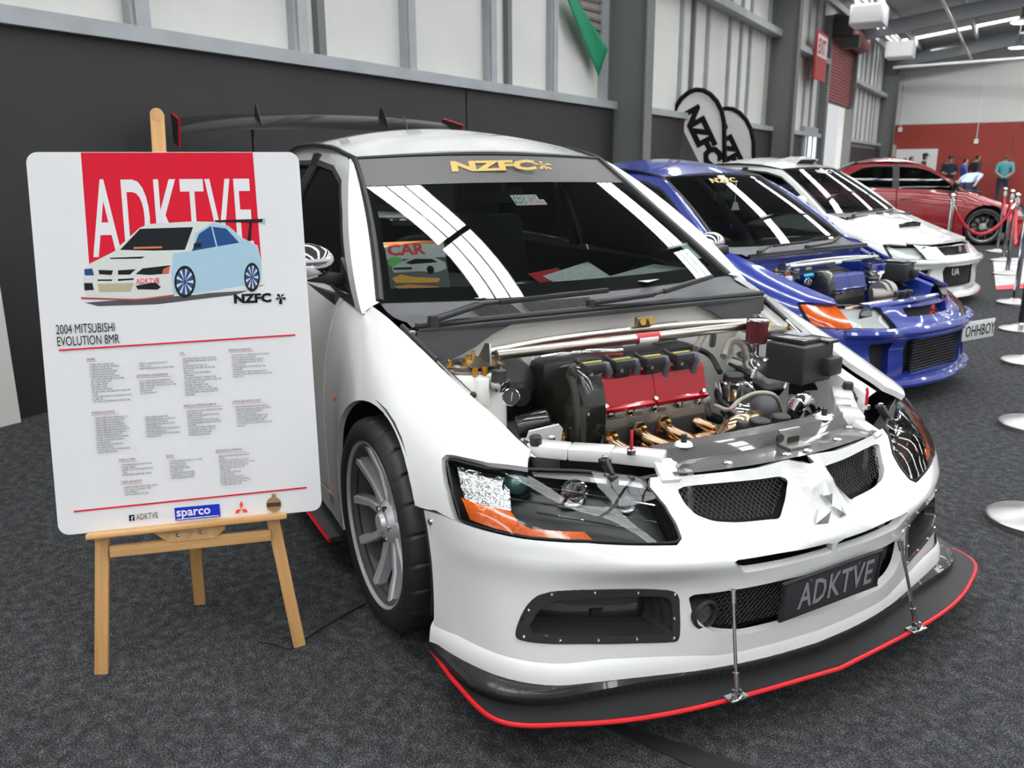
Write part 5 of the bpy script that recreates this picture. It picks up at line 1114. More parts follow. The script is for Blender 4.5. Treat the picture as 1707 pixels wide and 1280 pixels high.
for pl_ in ([(402.5, 834), (405.5, 841), (402.5, 848), (399.5, 841)], [(402, 848), (398.5, 854.5), (391.5, 854.8), (395, 848.5)], [(403, 848), (406.5, 853.8), (413.5, 853), (410, 847.3)]): bpoly('maker_diamond', pl_, mat('maker_red', (.75, .05, .03), .4))
bpoly('round_badge', ell(456.5, 840, 12.5, 12.5, 24), mat('badge_bronze', (.28, .17, .06), .4)); bpoly('round_badge_ring', ell(456.5, 826, 4, 4, 10), mat('badge_bronze', ())); bpoly('badge_band', [(445, 838), (468, 836), (468, 843), (445, 845)], mat('badge_dark', (.03, .02, .012), .5))

# easel of pale pine
M_PINE = woodmat('pine', (.66, .40, .17), (.52, .27, .09)); M_PINEX = woodmat('pine_cross', (.66, .42, .19), (.55, .30, .11), 'X')
easel = thing('display_easel', 'pale pine easel with three legs holding the white board', 'easel', tuple(onz(335, 1060, 0)*[1, 1, 0]))
def eob(o): return inroot(o, easel)
def onb(u, v, back): return onplane(u, v, BA-bn*back, bn)
def plank(name, a, b, w, t, m, up):
    """own local frame so that the grain runs along the piece"""
    a = np.array(a); b = np.array(b); L = np.linalg.norm(b-a); ez = (b-a)/L; ey = np.array(up, float); ey -= ez*(ez @ ey); ey /= np.linalg.norm(ey); ex = np.cross(ey, ez)
    q = MB(); q.box((0, 0, L/2), (w, t, L), bev=.002); o = q.build(name, m); Mx = Matrix.Identity(4)
    for i in range(3): Mx[i][0], Mx[i][1], Mx[i][2], Mx[i][3] = ex[i], ey[i], ez[i], a[i]
    o.matrix_world = Mx; o.parent = easel; o.matrix_parent_inverse = Matrix.Translation(easel.location).inverted(); return o
LF, RF = onz(170, 1122, 0), onz(500, 1076, 0)
lt_, rt_ = onb(171, 872, .025), onb(450, 842, .025)
lt2 = LF+(lt_-LF)*1.18; rt2 = RF+(rt_-RF)*1.18
plank('front_leg', LF, lt2, .034, .022, M_PINE, bn); plank('front_leg', RF, rt2, .034, .022, M_PINE, bn)
bkf = onz(334, 1006, 0); apex = onb(262, 190, .03); plank('back_leg', bkf, np.array(apex)*.86+bkf*.14+[0, 0, -.02], .034, .020, M_PINE, bn)
mast0 = onb(305, 885, .018); m1 = onb(262, 192, .018); plank('mast', mast0, m1, .034, .018, M_PINE, bn)
q = MB(); q.lathe([(.0168, -.0098), (.0168, .0098)], (0, 0, 0), (0, 1, 0), 20); o = q.build('mast_tip', M_PINE); o.matrix_world = frame(m1, np.cross(bn, (m1-mast0)/np.linalg.norm(m1-mast0)), bn); o.parent = easel; o.matrix_parent_inverse = Matrix.Translation(easel.location).inverted()
la, lb = onb(146, 893, -.012), onb(478, 858, -.012); plank('ledge', la, lb, .045, .014, M_PINE, by)
ca, cb = onb(184, 919, .012), onb(452, 891, .012); plank('crossbar', ca, cb, .026, .014, M_PINE, bn) if False else plank('crossbar', ca, cb, .022, .030, M_PINE, by)
kk = [onb(u, v, -.004) for u, v in ((256, 888), (375, 876), (375, 882), (358, 896), (282, 904), (268, 896))]
q = MB(); n_ = len(kk); q.add([tuple(p) for p in kk]+[tuple(p-bn*.014) for p in kk], [tuple(range(n_))[::-1], tuple(range(n_, 2*n_))]+[(i, (i+1) % n_, n_+(i+1) % n_, n_+i) for i in range(n_)]); eob(q.build('ledge_bracket', M_PINEX, smooth=False))
for u, v in ((296.5, 892), (335, 887)):
    q = MB(); q.lathe([(.0048, 0), (.0048, .003), (.002, .005), (.001, .005)], onb(u, v, -.004), bn, 12); eob(q.build('bracket_bolt', M_STEEL))
# thin cord on the carpet by the easel
P = [onz(u, v, .006) for u, v in ((430, 1068), (460, 1073), (480, 1080), (502, 1068), (540, 1044), (585, 1018), (610, 1005))]
q = MB(); q.tube(spline(P, 40), .0035, 6); tag(q.build('extension_cord', M_RUBBER), 'thin black cord lying on the carpet beside the easel foot', 'cord')

P = [onz(u, v, .002) for u, v in ((1000, 1208), (1030, 1206), (1290, 1290), (1180, 1290))]; q = MB(); q.add(P+[p+[0, 0, .002] for p in P], [(3, 2, 1, 0), (4, 5, 6, 7), (0, 1, 5, 4), (1, 2, 6, 5), (2, 3, 7, 6), (3, 0, 4, 7)])  # thin flat sheet, darker than the carpet around it
tag(q.build('carpet_strip', mat('dark_strip', (.014, .014, .015), .7, noise=(40, .3)), smooth=False), 'flat dark strip on the carpet in front of the splitter', 'tape')
# ------------------------------------------------------------------ things on the dashboard
def zdash(x): return .918
mg = [np.array(p) for p in (onz(652, 490, .925), onz(752, 483, .925))]
ex = mg[1]-mg[0]; wm = np.linalg.norm(ex); exn = ex/wm; up = np.cross(np.cross(exn, (0, 0, 1)), exn); fwd = np.cross(exn, (0, 0, 1)); ey = np.array((0, 0, 1.0))*.93+(-fwd)*.36; 
if (CAM-mg[0]) @ np.cross(exn, ey) < 0: ey = np.array((0, 0, 1.0))*.93+fwd*.36
ey /= np.linalg.norm(ey); hm = .180
FM = frame(mg[0], exn, ey); mag = thing('car_magazine', 'colourful car magazine propped up inside the windscreen of the white sedan', 'magazine'); mag.matrix_world = FM
def mpoly(n, L, m, k): return meshobj(n, [(x*wm, y*hm, .0006*k) for x, y in L], [tuple(range(len(L)))], m, mag, smooth=False)
q = MB(); q.box((wm/2, hm/2, -.004), (wm, hm, .007)); q.build('cover', mat('mag_dark', (.05, .055, .06), .3), mag, smooth=False)
mpoly('top_band', [(0, .93), (1, .93), (1, 1), (0, 1)], mat('mag_orange', (.75, .28, .05), .4), 1); mpoly('sky_band', [(0, .66), (1, .66), (1, .93), (0, .93)], mat('mag_sky', (.60, .62, .62), .4), 1)
text('masthead', 'CAR', hm*.30, mat('mag_red', (.75, .03, .03), .4), mag, Matrix.Translation((.04*wm, .74*hm, .0016)), sx=1.25, bold=.002)
mpoly('green_roundel', ell(.15, .60, .13, .11), mat('mag_green', (.10, .55, .08), .4), 2); mpoly('photo_car', [(.06, .48), (.2, .58), (.45, .68), (.8, .66), (.97, .55), (.98, .42), (.8, .36), (.5, .40), (.1, .40)], M_PWH, 3)
mpoly('photo_car_glass', [(.3, .58), (.47, .65), (.75, .63), (.85, .56), (.4, .55)], M_PDK, 4); mpoly('photo_car_wheel', ell(.70, .42, .06, .08), M_PDK, 5); mpoly('photo_car_lamp', [(.1, .46), (.4, .45), (.4, .49), (.1, .5)], M_PDK, 4)
mpoly('flame', [(.05, .30), (.2, .36), (.4, .30), (.85, .24), (.8, .16), (.4, .18), (.1, .2)], mat('mag_yellow', (.85, .40, .02), .4), 3); mpoly('red_car', [(.05, .14), (.3, .16), (.8, .08), (.78, .03), (.2, .05)], mat('mag_orange', ()), 3)
for k, (pts, col, lb) in enumerate([([(735, 492), (870, 470), (905, 482), (800, 497)], (.62, .66, .66), 'white printed sheet on the sedan dashboard beside the propped magazine'), ([(880, 456), (930, 446), (945, 462), (900, 472)], (.55, .03, .04), 'small red leaflet lying on the sedan dashboard'),
                                ([(905, 460), (980, 436), (1020, 462), (930, 474)], (.68, .70, .70), 'white pamphlet beside the red leaflet on the sedan dashboard'), ([(1010, 462), (1090, 440), (1160, 448), (1080, 470)], (.55, .60, .60), 'loose white papers at the far end of the sedan dashboard')]):
    P = [onz(u, v, .921+.004*k) for u, v in pts]; q = MB(); q.add(P+[p-[0, 0, .002] for p in P], [(0, 1, 2, 3), (7, 6, 5, 4), (0, 4, 5, 1), (1, 5, 6, 2), (2, 6, 7, 3), (3, 7, 4, 0)]); o = q.build('leaflet', mat('paper_%d' % k, col, .6, noise=(60, .35)), smooth=False); tag(o, lb, 'leaflet')
# ================================================================== the other cars share the sedan body, each with its own face
HERO = [o for o in ALLOBJ() if o.parent == car]
def base(n): return n.split('.')[0]
PAINTED = {'front_fender', 'front_door', 'rear_door', 'rear_quarter', 'side_skirt', 'rear_bumper', 'boot_lid', 'roof_side_frame', 'a_pillar', 'roof_panel', 'door_handle'}
COMMON = PAINTED | {'front_side_window', 'rear_side_window', 'rear_window', 'windscreen', 'window_seal', 'roof_seal', 'windscreen_top_seal', 'door_pillar', 'wheel_housing', 'tail_lamp', 'door_mirror', 'dashboard', 'steering_wheel',
                    'front_seat', 'rear_seat', 'cabin_floor', 'cabin_bulkhead', 'parcel_shelf', 'door_card', 'headlining', 'instrument_hood', 'cowl_panel', 'wiper_arm', 'rear_view_mirror', 'wheel', 'radiator', 'bay_floor'}
BAYP = {'inner_fender', 'strut_tower', 'firewall'}
BAYO = {'fan_shroud', 'engine_block', 'cylinder_head', 'valve_cover', 'timing_cover', 'strut_brace', 'brace_plate', 'intake_manifold', 'fuse_box', 'black_hose', 'exhaust_collector', 'radiator_cap', 'oil_filler', 'fluid_bottle', 'surge_tank', 'pressure_regulator', 'wiring_loom'}
SKIPSUB = {'vent_slat', 'lettering', 'palm_logo', 'sun_strip', 'brace_sticker', 'sticker_lettering', 'cover_bolt', 'rear_ridge', 'tower_bolt', 'wheel_nut'}
MC = {}
def recol(me, m):
    k = (me.name, m.name)
    if k not in MC:
        c = me.copy(); c.materials.clear(); c.materials.append(m); MC[k] = c
    return MC[k]
def copy_part(o, parent, over):
    c = o.copy(); COL.objects.link(c); c.parent = parent
    b = base(o.name)
    if b in over: c.data = recol(o.data, over[b])
    for ch in o.children:
        if base(ch.name) not in SKIPSUB: copy_part(ch, c, over)
    return c
def sedan(root, paint, names, over):
    ov = {n: paint for n in PAINTED}; ov.update(over)
    for o in HERO:
        if base(o.name) in names: copy_part(o, root, ov)
def aY(y): return math.copysign(float(np.interp(abs(y), YS, np.linspace(0, 1, len(YS)))), y)
def AZP(L): return [(aY(y), z) for y, z in L]
def frontb(U):
    U = np.asarray(U, float); P = FRONT(np.c_[np.abs(U[:, 0]), U[:, 1]]); P[U[:, 0] < 0, 1] *= -1; return P
# right side of the car is +a here (y negative): pass y as distance to the car's right
def face(root, paint, holes, thick=.02): return panel('front_bumper', frontb, outline, holes, (.02, .018), paint, root, thick=thick, flip=True)
def patch(name, L, off, m, root, step=(.03, .02), thick=.004): return panel(name, frontb, L, [], step, m, root, thick=thick, off=off, flip=True)
def fpt(y, z, off=0.0): p = frontb(np.array([[aY(y), z]]))[0]; return p+np.array([off, 0, 0])
def ftext(name, s, size, m, par, y0, y1, z, off=.01, **kw):
    a, b = fpt(y0, z, off), fpt(y1, z, off); return text(name, s, size, m, par, frame(a, b-a, (0, 0, 1)), **kw)
def lamps(root, split, amber=True):
    """headlight unit: clear inner part, indicator outer part, lens"""
    for s in (1, -1):
        L = np.array([tuple(p) for p in lampR]); poly = mir(L) if s < 0 else [tuple(p) for p in L]
        h = panel('headlight', frontb, poly, [], (.03, .02), mat('pale_reflector', (.62, .64, .64), .3, .35, bump=(60, .8)), root, thick=.004, off=-.03, flip=True)
        A = np.array(densify(poly, (.02, .02))); p0 = frontb(A); n = len(p0); q = MB(); q.add(np.r_[p0, p0-[.045, 0, 0]], [(i, (i+1) % n, n+(i+1) % n, n+i) for i in range(n)]); q.build('lamp_rim', M_SEAL, h)
        if amber:
            lo, hi = L.min(0), L.max(0); a0 = lo[0]+(hi[0]-lo[0])*split; out = [tuple(p) for p in L if p[0] > a0]
            zs = [p[1] for p in L if abs(p[0]-a0) < .25]; zt = max(zs); zb = min([p[1] for p in L if p[0] > a0-.1])
            out = sorted(out, key=lambda p: math.atan2(p[1]-np.mean([q_[1] for q_ in out]), p[0]-np.mean([q_[0] for q_ in out])))
            cx = np.mean(out, axis=0); pts = [(a0, zb+.012), (a0, zt-.006)]+out; c = np.mean(pts, axis=0); pts = sorted(pts, key=lambda p: math.atan2((p[1]-c[1])*4, p[0]-c[0]))
            panel('turn_signal', frontb, mir(pts) if s < 0 else pts, [], (.03, .02), M_AMBER, h, thick=.003, off=-.004, flip=True)
        u = (aY(.52)*1.0, .57); p = frontb(np.array([[s*u[0], u[1]]]))[0]-[.03, 0, 0]; q = MB(); q.lathe([(.05, .0), (.03, -.02), (.001, -.025)], p, (1, -s*.3, 0), 20); q.build('main_beam', M_CHROME, h)
        panel('lens', frontb, poly, [], (.03, .02), M_LENS, h, off=.002, flip=True)
def hood(root, paint, drop=0.0):
    def H(U):
        U = np.asarray(U, float); c, r = U[:, 0], U[:, 1]; xf = .685-.19*np.abs(c)**2.5; x = -.145+(xf+.145)*r
        e = side(np.c_[np.ones(len(x)), np.clip(x, -.5, .6)]); return np.c_[x, c*np.abs(e[:, 1])*.985, e[:, 2]+.004+(.045-.012*r)*(1-np.abs(c)**2.2)-drop*r]
    return H, panel('bonnet', H, rect[:0] or [(-1, 0), (1, 0), (1, 1), (-1, 1)], [], (.07, .05), paint, root, thick=.012)

# ---- blue car, bonnet off
blue = thing('blue_sedan', 'blue sports sedan with open engine bay and silver number plate', 'car', (-1.66, 2.74, 0), .152, sc=.925)
M_CAMB = mat('blue_cam_cover', (.012, .03, .22), .3, .2, coat=.6)
sedan(blue, M_BLUE, COMMON | BAYP | BAYO, {'inner_fender': M_BLUE, 'strut_tower': M_BLUE, 'firewall': M_BLUE, 'valve_cover': M_CAMB, 'timing_cover': mat('black_gloss', ()), 'strut_brace': M_STEEL, 'rear_brace_tube': M_STEEL, 'brace_plate': M_STEEL, 'fluid_bottle': M_BLACKPL, 'surge_tank': M_STEEL, 'wheel': mat('dark_wheel', (.10, .10, .10), .35, .7), 'spoke': mat('dark_wheel', ()), 'door_mirror': M_BLUE})
gr = AZP([(-.26, .60), (.26, .60), (.24, .545), (-.24, .545)]); lowo = AZP([(-.36, .425), (.36, .425), (.345, .20), (-.345, .20)])
v1 = AZP([(.44, .41), (.58, .40), (.55, .22), (.45, .21)])
face(blue, M_BLUE, [gr, lowo, v1, mir(v1)], thick=.05)
patch('grille', [(a*1.08, z) for a, z in AZP([(-.27, .61), (.27, .61), (.25, .535), (-.25, .535)])], -.05, M_DARK, blue)
patch('intake_backing', AZP([(-.38, .43), (.38, .43), (.36, .19), (-.36, .19)]), -.075, M_DARK, blue)
for k, L in enumerate((v1, mir(v1))): patch('vent_backing', L, -.05, M_DARK, blue)
cb_ = MB()
for k in range(11):
    z = .215+.0185*k; q = MB(); q.box((.775, .03, z), (.02, .56, .010)); q.build('intercooler_bar', mat('intercooler_grey', (.09, .09, .095), .4, .7), blue, smooth=False)
q = MB(); q.tube([fpt(y, .475, .012) for y in np.linspace(-.72, .72, 25)], .030, 10); q.build('bumper_brow', M_BLUE, blue)
q = MB(); q.tube([fpt(y, .145, .014) for y in np.linspace(-.80, .80, 25)], .028, 10); q.build('bumper_lip', M_BLUE, blue)
for pts in ([(0, .603), (.014, .578), (0, .566), (-.014, .578)], [(0, .566), (-.012, .560), (-.034, .543), (-.014, .543)], [(0, .566), (.012, .560), (.034, .543), (.014, .543)]):
    q = MB(); q.prism([(-y, z) for y, z in pts], .012, (fpt(0, .57)[0]+.004, 0, 0), (0, 1, 0), (0, 0, 1)); q.build('emblem_diamond', mat('emblem_red', (.55, .03, .05), .3), blue, smooth=False)
lamps(blue, .46)
pb = np.array((.835, .47, .40)); Fp = frame(pb, np.array((.10, 1, 0)), (0.0, 0, 1)); q = MB(); q.box((0, 0, 0), (.36, .125, .008), bev=.003); npl = q.build('number_plate', mat('plate_white', (.62, .63, .62), .35), blue); npl.matrix_local = Fp
text('lettering', 'OHHBOY', .105, M_INK, npl, Matrix.Translation((-.155, -.037, .0055)), sx=.75, bold=.001)
q = MB(); q.tube([(.32, .02, .60), (.36, .06, .60), (.36, .16, .61)], .055, 18); q.build('turbo_inlet', mat('turbo_grey', (.28, .26, .25), .4, .8), blue)
for y, r in ((.10, .075), (.15, .085), (.20, .07)):
    q = MB(); q.lathe([(r*.7, -.02), (r, -.015), (r, .015), (r*.7, .02)], (.33, y, .62), (.1, 1, 0), 24); q.build('turbo_housing', mat('turbo_cast', (.38, .36, .33), .4, .9), blue)
q = MB(); q.tube([(.08, -.42, .74), (.10, -.34, .745)], .022, 12); q.build('blue_fitting', mat('blue_anodised', (.02, .22, .50), .25, .8), blue)
q = MB(); q.box((.50, 0, .60), (.07, .72, .02), bev=.005); q.build('radiator_panel', M_STEEL, blue)
rs = MB(); rs.tube([(.60-.10*abs(y), y, .605-.02*abs(y)) for y in np.linspace(-.42, .42, 9)], .022, 10); rs.build('front_panel', M_BLUE, blue)
text('windscreen_lettering', 'NZFC', .085, M_GOLDP, blue, on_ws(-.30, .87, .004), sx=1.3, bold=.003, shear=.15)
q = MB(); p = ws(np.array([[.03, .66]]))[0]+[-.08, 0, -.05]; q.prism([(-.04, -.06), (.05, -.06), (.02, .0), (-.02, .0)], .006, p, (0, 1, 0), (0, 0, 1)); q.bar(p, p+[0, 0, .14], .006, .002); q.build('hanging_freshener', M_WHITEP, blue, smooth=False)
q = MB(); q.box((-.55, .22, .925), (.10, .40, .012), bev=.004); q.build('dash_cloth', mat('grey_cloth', (.30, .31, .33), .8), blue)

# ---- white car with bonnet scoop and roof vent
wht = thing('white_rally_sedan', 'white rally sedan with bonnet scoop and roof vent, parked beyond the blue car', 'car', (-3.83, 6.07, 0), .203, sc=.955)
sedan(wht, M_WHITE2, COMMON, {'wheel': mat('gold_wheel', (.30, .22, .08), .35, .7), 'spoke': mat('gold_wheel', ()), 'door_mirror': M_WHITE2})
gr = AZP([(-.36, .612), (.36, .612), (.30, .525), (-.30, .525)]); lowo = AZP([(-.40, .42), (.40, .42), (.36, .20), (-.36, .20)]); v1 = AZP([(.52, .40), (.68, .39), (.66, .25), (.54, .24)])
face(wht, M_WHITE2, [gr, lowo, v1, mir(v1)], thick=.04)
patch('grille', AZP([(-.37, .618), (.37, .618), (.31, .515), (-.31, .515)]), -.03, M_DARK, wht); patch('intake_backing', AZP([(-.42, .43), (.42, .43), (.38, .19), (-.38, .19)]), -.06, M_DARK, wht)
for L in (v1, mir(v1)): patch('vent_backing', L, -.05, M_DARK, wht)
q = MB(); q.lathe([(.030, 0), (.034, .006), (.001, .012)], fpt(0, .57, -.005), (1, 0, .2), 18); q.build('round_badge', M_STEEL, wht)
text('grille_badge', 'STi', .06, mat('badge_pink', (.70, .12, .22), .4), wht, frame(fpt(-.15, .55, .0), (-.2, 1, 0), (0, 0, 1)), sx=1.0, bold=.004)
ftext('plate_lettering', 'UA', .10, M_WHITEP, wht, .30, .10, .33, .012, sx=.9)
lamps(wht, .7, amber=False)
_L = np.array([tuple(p) for p in lampR]); _a = _L[:, 0].min()+(_L[:, 0].max()-_L[:, 0].min())*.30
_in = [tuple(p) for p in _L if p[0] < _a]; _c = np.mean(_in, axis=0); _in = sorted(_in+[(_a, min(p[1] for p in _in)+.004), (_a, max(p[1] for p in _in)+.006)], key=lambda p: math.atan2((p[1]-_c[1])*4, p[0]-_c[0]))
for k in (0, 1): patch('lamp_surround', mir(_in) if k else _in, .006, M_WHITE2, wht)
Hw, bon = hood(wht, M_WHITE2)
sc_ = MB()
def scp(c, r): p = Hw(np.array([[c*.40, .10+.32*r]]))[0]; return p+[0, 0, (.065*(1-abs(c)**4))*(r**.6)]
sc_.grid([[scp(c, r) for c in np.linspace(-1, 1, 13)] for r in np.linspace(0, 1, 6)]); so_ = sc_.build('bonnet_scoop', M_WHITE2, wht)
for c0, c1 in ((-.9, -.36), (-.28, .28), (.36, .9)):
    P = [Hw(np.array([[c*.40, .424]]))[0]+[.003, 0, dz] for c, dz in ((c0, .006), (c1, .006), (c1*.94, .052), (c0*.94, .052))]; q = MB(); q.add(P+[p-[.02, 0, 0] for p in P], [(0, 1, 2, 3), (0, 4, 5, 1), (1, 5, 6, 2), (2, 6, 7, 3), (3, 7, 4, 0)]); q.build('scoop_mouth', M_DARK, so_, smooth=False)
for c in (-.35, .35):
    P = [Hw(np.array([[c+dc, r]]))[0]+[0, 0, .002] for dc, r in ((-.08, .72), (.08, .72), (.07, .76), (-.07, .76))]; q = MB(); q.add(P, [(0, 1, 2, 3)]); q.build('bonnet_slot', M_DARK, wht, smooth=False)
q = MB(); rv = [roof(np.array([[c*.33, b]]))[0]+[0, 0, h] for b, h in ((.08, .0), (.02, .075), (.14, .07), (.30, .0)) for c in (-1, 1)]
q.add(rv, [(2, 3, 5, 4), (4, 5, 7, 6), (0, 2, 4, 6), (1, 7, 5, 3)]); rvo = q.build('roof_vent', M_WHITE2, wht, smooth=False)
q = MB(); q.add([rv[0]*.02+rv[2]*.98-[.02, 0, .004], rv[1]*.02+rv[3]*.98-[.02, 0, .004], rv[1]+[-.02, 0, .003], rv[0]+[-.02, 0, .003]], [(0, 1, 2, 3)]); q.build('vent_mouth', M_DARK, rvo, smooth=False)
q = MB(); q.grid([[fpt(y, .14, dx)+[0, 0, dz] for y in np.linspace(-.82, .82, 25)] for dx, dz in ((0, .02), (.05, -.01), (.055, -.035), (.0, -.04))]); q.build('front_lip', M_WHITE2, wht)
q = MB(); q.tube([fpt(y, .47, .010) for y in np.linspace(-.72, .72, 25)], .026, 10); q.build('bumper_brow', M_WHITE2, wht)
text('windscreen_lettering', 'NZFC', .085, M_WHITEP, wht, on_ws(-.02, .87, .004), sx=1.3, bold=.003)

# ---- red car seen from its side
red = thing('red_sedan', 'glossy red sedan standing side on behind the rope barrier', 'car', (-7.69, 13.21, 0), .83, sc=.99)
sedan(red, M_RED, COMMON, {'wheel': mat('black_wheel', (.03, .03, .032), .4, .5), 'spoke': mat('black_wheel', ()), 'door_mirror': mat('black_gloss', ())})
gr = AZP([(-.42, .58), (.42, .58), (.36, .22), (-.36, .22)]); v1 = AZP([(.50, .40), (.70, .39), (.66, .22), (.52, .21)])
face(red, M_RED, [gr, v1, mir(v1)], thick=.04); patch('grille', AZP([(-.44, .59), (.44, .59), (.38, .21), (-.38, .21)]), -.04, M_DARK, red)
for L in (v1, mir(v1)): patch('vent_backing', L, -.05, M_DARK, red)
lamps(red, .7, amber=False); hood(red, M_RED)
q = MB(); q.tube([fpt(y, .14, .014) for y in np.linspace(-.80, .80, 25)], .022, 10); q.build('front_lip', M_BLACKPL, red)
q = MB(); q.box((-3.5, 0, 1.30), (.22, 1.5, .03), bev=.01); rwg = q.build('rear_wing', M_BLACKPL, red)
for s in (-1, 1): q = MB(); q.box((-3.48, s*.5, 1.14), (.10, .02, .31)); q.build('wing_stay', M_BLACKPL, rwg)
# ================================================================== stanchions and ropes
M_ROPE = mat('red_rope', (.55, .012, .03), .6, bump=(120, .5)); M_BASE = mat('brushed_base', (.45, .44, .43), .36, 1.0)
def stanchion(p, label, black=False, h=1.0):
    t = thing('rope_stanchion', label, 'stanchion', (p[0], p[1], 0), group='rope barrier posts')
    q = MB(); q.lathe([(.165, 0), (.165, .016), (.155, .022), (.10, .034), (.04, .055), (.03, .07), (.001, .07)] if black else [(.165, 0), (.165, .022), (.155, .030), (.06, .045), (.035, .06), (.001, .06)], (0, 0, 0), (0, 0, 1), 36); q.build('base', M_BASE, t)
    q = MB(); q.lathe([(.025, .05), (.025, h-.10), (.001, h-.10)], (0, 0, 0), (0, 0, 1), 16); q.build('post', mat('black_post', (.02, .02, .022), .35) if black else M_CHROME, t)
    q = MB(); q.lathe([(.028, h-.12), (.032, h-.115), (.032, h-.06), (.018, h-.055), (.018, h-.045), (.001, h-.045)], (0, 0, 0), (0, 0, 1), 16); q.build('collar', M_CHROME, t)
    if not black: q = MB(); q.sphere((0, 0, h-.015), .033, 14); q.build('finial', M_CHROME, t)
    return t
ST = [(onz(1722, 872), 'chrome stanchion nearest the camera at the right edge of the floor', False), (onz(1722, 712), 'second stanchion base from the camera, beside the white sedan', False), (onz(1712, 606), 'stanchion base level with the blue car plate', False),
      (onz(1701, 551), 'black post stanchion with a domed chrome base past the blue car', True), (onz(1691, 507), 'chrome stanchion with flat disc base ahead of the white rally sedan', False)]
def atdepth(u, v, z): d = ray(u, v); return CAM+(z-CAM[2])/d[2]*d
for (u, v), lb in (((1589, 326), 'lone chrome stanchion in front of the red car door'), ((1697, 325), 'chrome stanchion at the nose of the red car, nearest of the far row'), ((1688, 319), 'chrome stanchion in the far row, second behind the red car nose'), ((1676, 315), 'chrome stanchion at the back of the far row beside the red car nose')):
    ST.append((atdepth(u, v, .99), lb, False))
for p, lb, bl in ST: stanchion(p, lb, bl)
def rope(a, b, sag, label):
    a, b = np.array((a[0], a[1], .90)), np.array((b[0], b[1], .90)); P = [a+(b-a)*f-[0, 0, sag*(1-(2*f-1)**2)] for f in np.linspace(.02, .98, 24)]
    t = thing('barrier_rope', label, 'rope', tuple(P[0]), group='barrier ropes')
    def L(x): return [tuple(np.array(p)-P[0]) for p in x]
    q = MB(); q.tube(L(P), .018, 10); q.build('velvet', M_ROPE, t)
    for e, f in ((P[0], P[2]), (P[-1], P[-3])):
        q = MB(); q.tube(L([e, np.array(e)+(np.array(f)-np.array(e))*.45]), .022, 10); q.build('end_clasp', M_CHROME, t)
S = [np.array(p) for p, _, _ in ST]
rope(S[5], S[6], .38, 'red velvet rope looping in front of the red car wheel'); rope(S[4], S[6], .42, 'red velvet rope rising from the post ahead of the white rally sedan'); rope(S[4], S[4]+np.array([1.25, .9, 0]), .30, 'red velvet rope leaving the picture at the right edge')
rope(S[6], S[7], .30, 'short red rope between the first posts of the far row'); rope(S[7], S[8], .30, 'short red rope at the back of the far row')
# printed mat on the floor past the rally car
P = [onz(u, v, .004) for u, v in ((1655, 432), (1712, 430), (1716, 478), (1660, 481))]; q = MB(); q.add(P+[p+[0, 0, .006] for p in P], [(3, 2, 1, 0), (4, 5, 6, 7), (0, 1, 5, 4), (1, 2, 6, 5), (2, 3, 7, 6), (3, 0, 4, 7)]); fm = q.build('floor_mat', mat('mat_print', (.55, .55, .56), .6, noise=(3.0, .45)), smooth=False); tag(fm, 'pale printed floor mat with a red edge beyond the white rally sedan', 'mat')
P = [onz(u, v, .011) for u, v in ((1660, 476), (1716, 472), (1716, 480), (1660, 483))]; flatpoly('red_border', P, M_REDP, fm)

# ------------------------------------------------------------------ feather flags by the wall
def flag(uc, t, dpx, label):
    """outline traced in the picture, stood on the floor at distance t from the wall, square to the aisle"""
    d = ray(uc, 282); d = d/np.linalg.norm(d[:2]); num = (HP(0, t, 0)-CAM) @ WT; k = num/(d @ WT); c = CAM+d*k; c[2] = 0; vn = -np.array([d[0], d[1], 0])
    ex = np.array([-vn[1], vn[0], 0]); root = thing('feather_flag', label, 'flag', tuple(c), group='feather flags by the wall')
    def pt(u, v, off=0.0): p = onplane(u+dpx[0], v+dpx[1], c, vn)+vn*off-c; return p
    outl = [(1124, 186), (1128, 176), (1136, 164), (1148, 154), (1160, 149.5), (1172, 150.5), (1184, 157), (1195, 169), (1203, 185), (1207, 205), (1208, 260), (1208, 330), (1207, 366), (1203, 366), (1190, 330), (1165, 270)]
    A = [pt(u, v) for u, v in outl]; n = len(A); q = MB(); q.add(A+[a-vn*.006 for a in A], [tuple(range(n)), tuple(range(n, 2*n))[::-1]]+[(i, n+i, n+(i+1) % n, (i+1) % n) for i in range(n)]); q.build('banner', mat('flag_white', (.62, .58, .59), .7), root, smooth=False)
    q = MB(); q.tube([pt(u, v) for u, v in outl[:13]], .036, 8); q.build('sleeve', M_INK, root)
    a, b = pt(1137.5, 188, .004), pt(1176, 268, .004); w_ = np.linalg.norm(b-a); text('lettering', 'NZFC', .36, M_INK, root, frame(a, b-a, np.cross(vn, b-a)), sx=.98, bold=.026)
    p = pt(1207, 366); q = MB(); q.tube([p, (p[0], p[1], .02)], .014, 8); q.build('pole', M_BLACKPL, root); q = MB(); q.lathe([(.20, 0), (.20, .02), (.03, .05), (.001, .05)], (p[0], p[1], 0), (0, 0, 1), 24); q.build('foot', M_BLACKPL, root)
flag(1200, .55, (0, 0), 'nearer white feather flag with bold black letters rising behind the blue car')
flag(1255, .62, (49, 31), 'farther white feather flag half hidden behind the first flag')

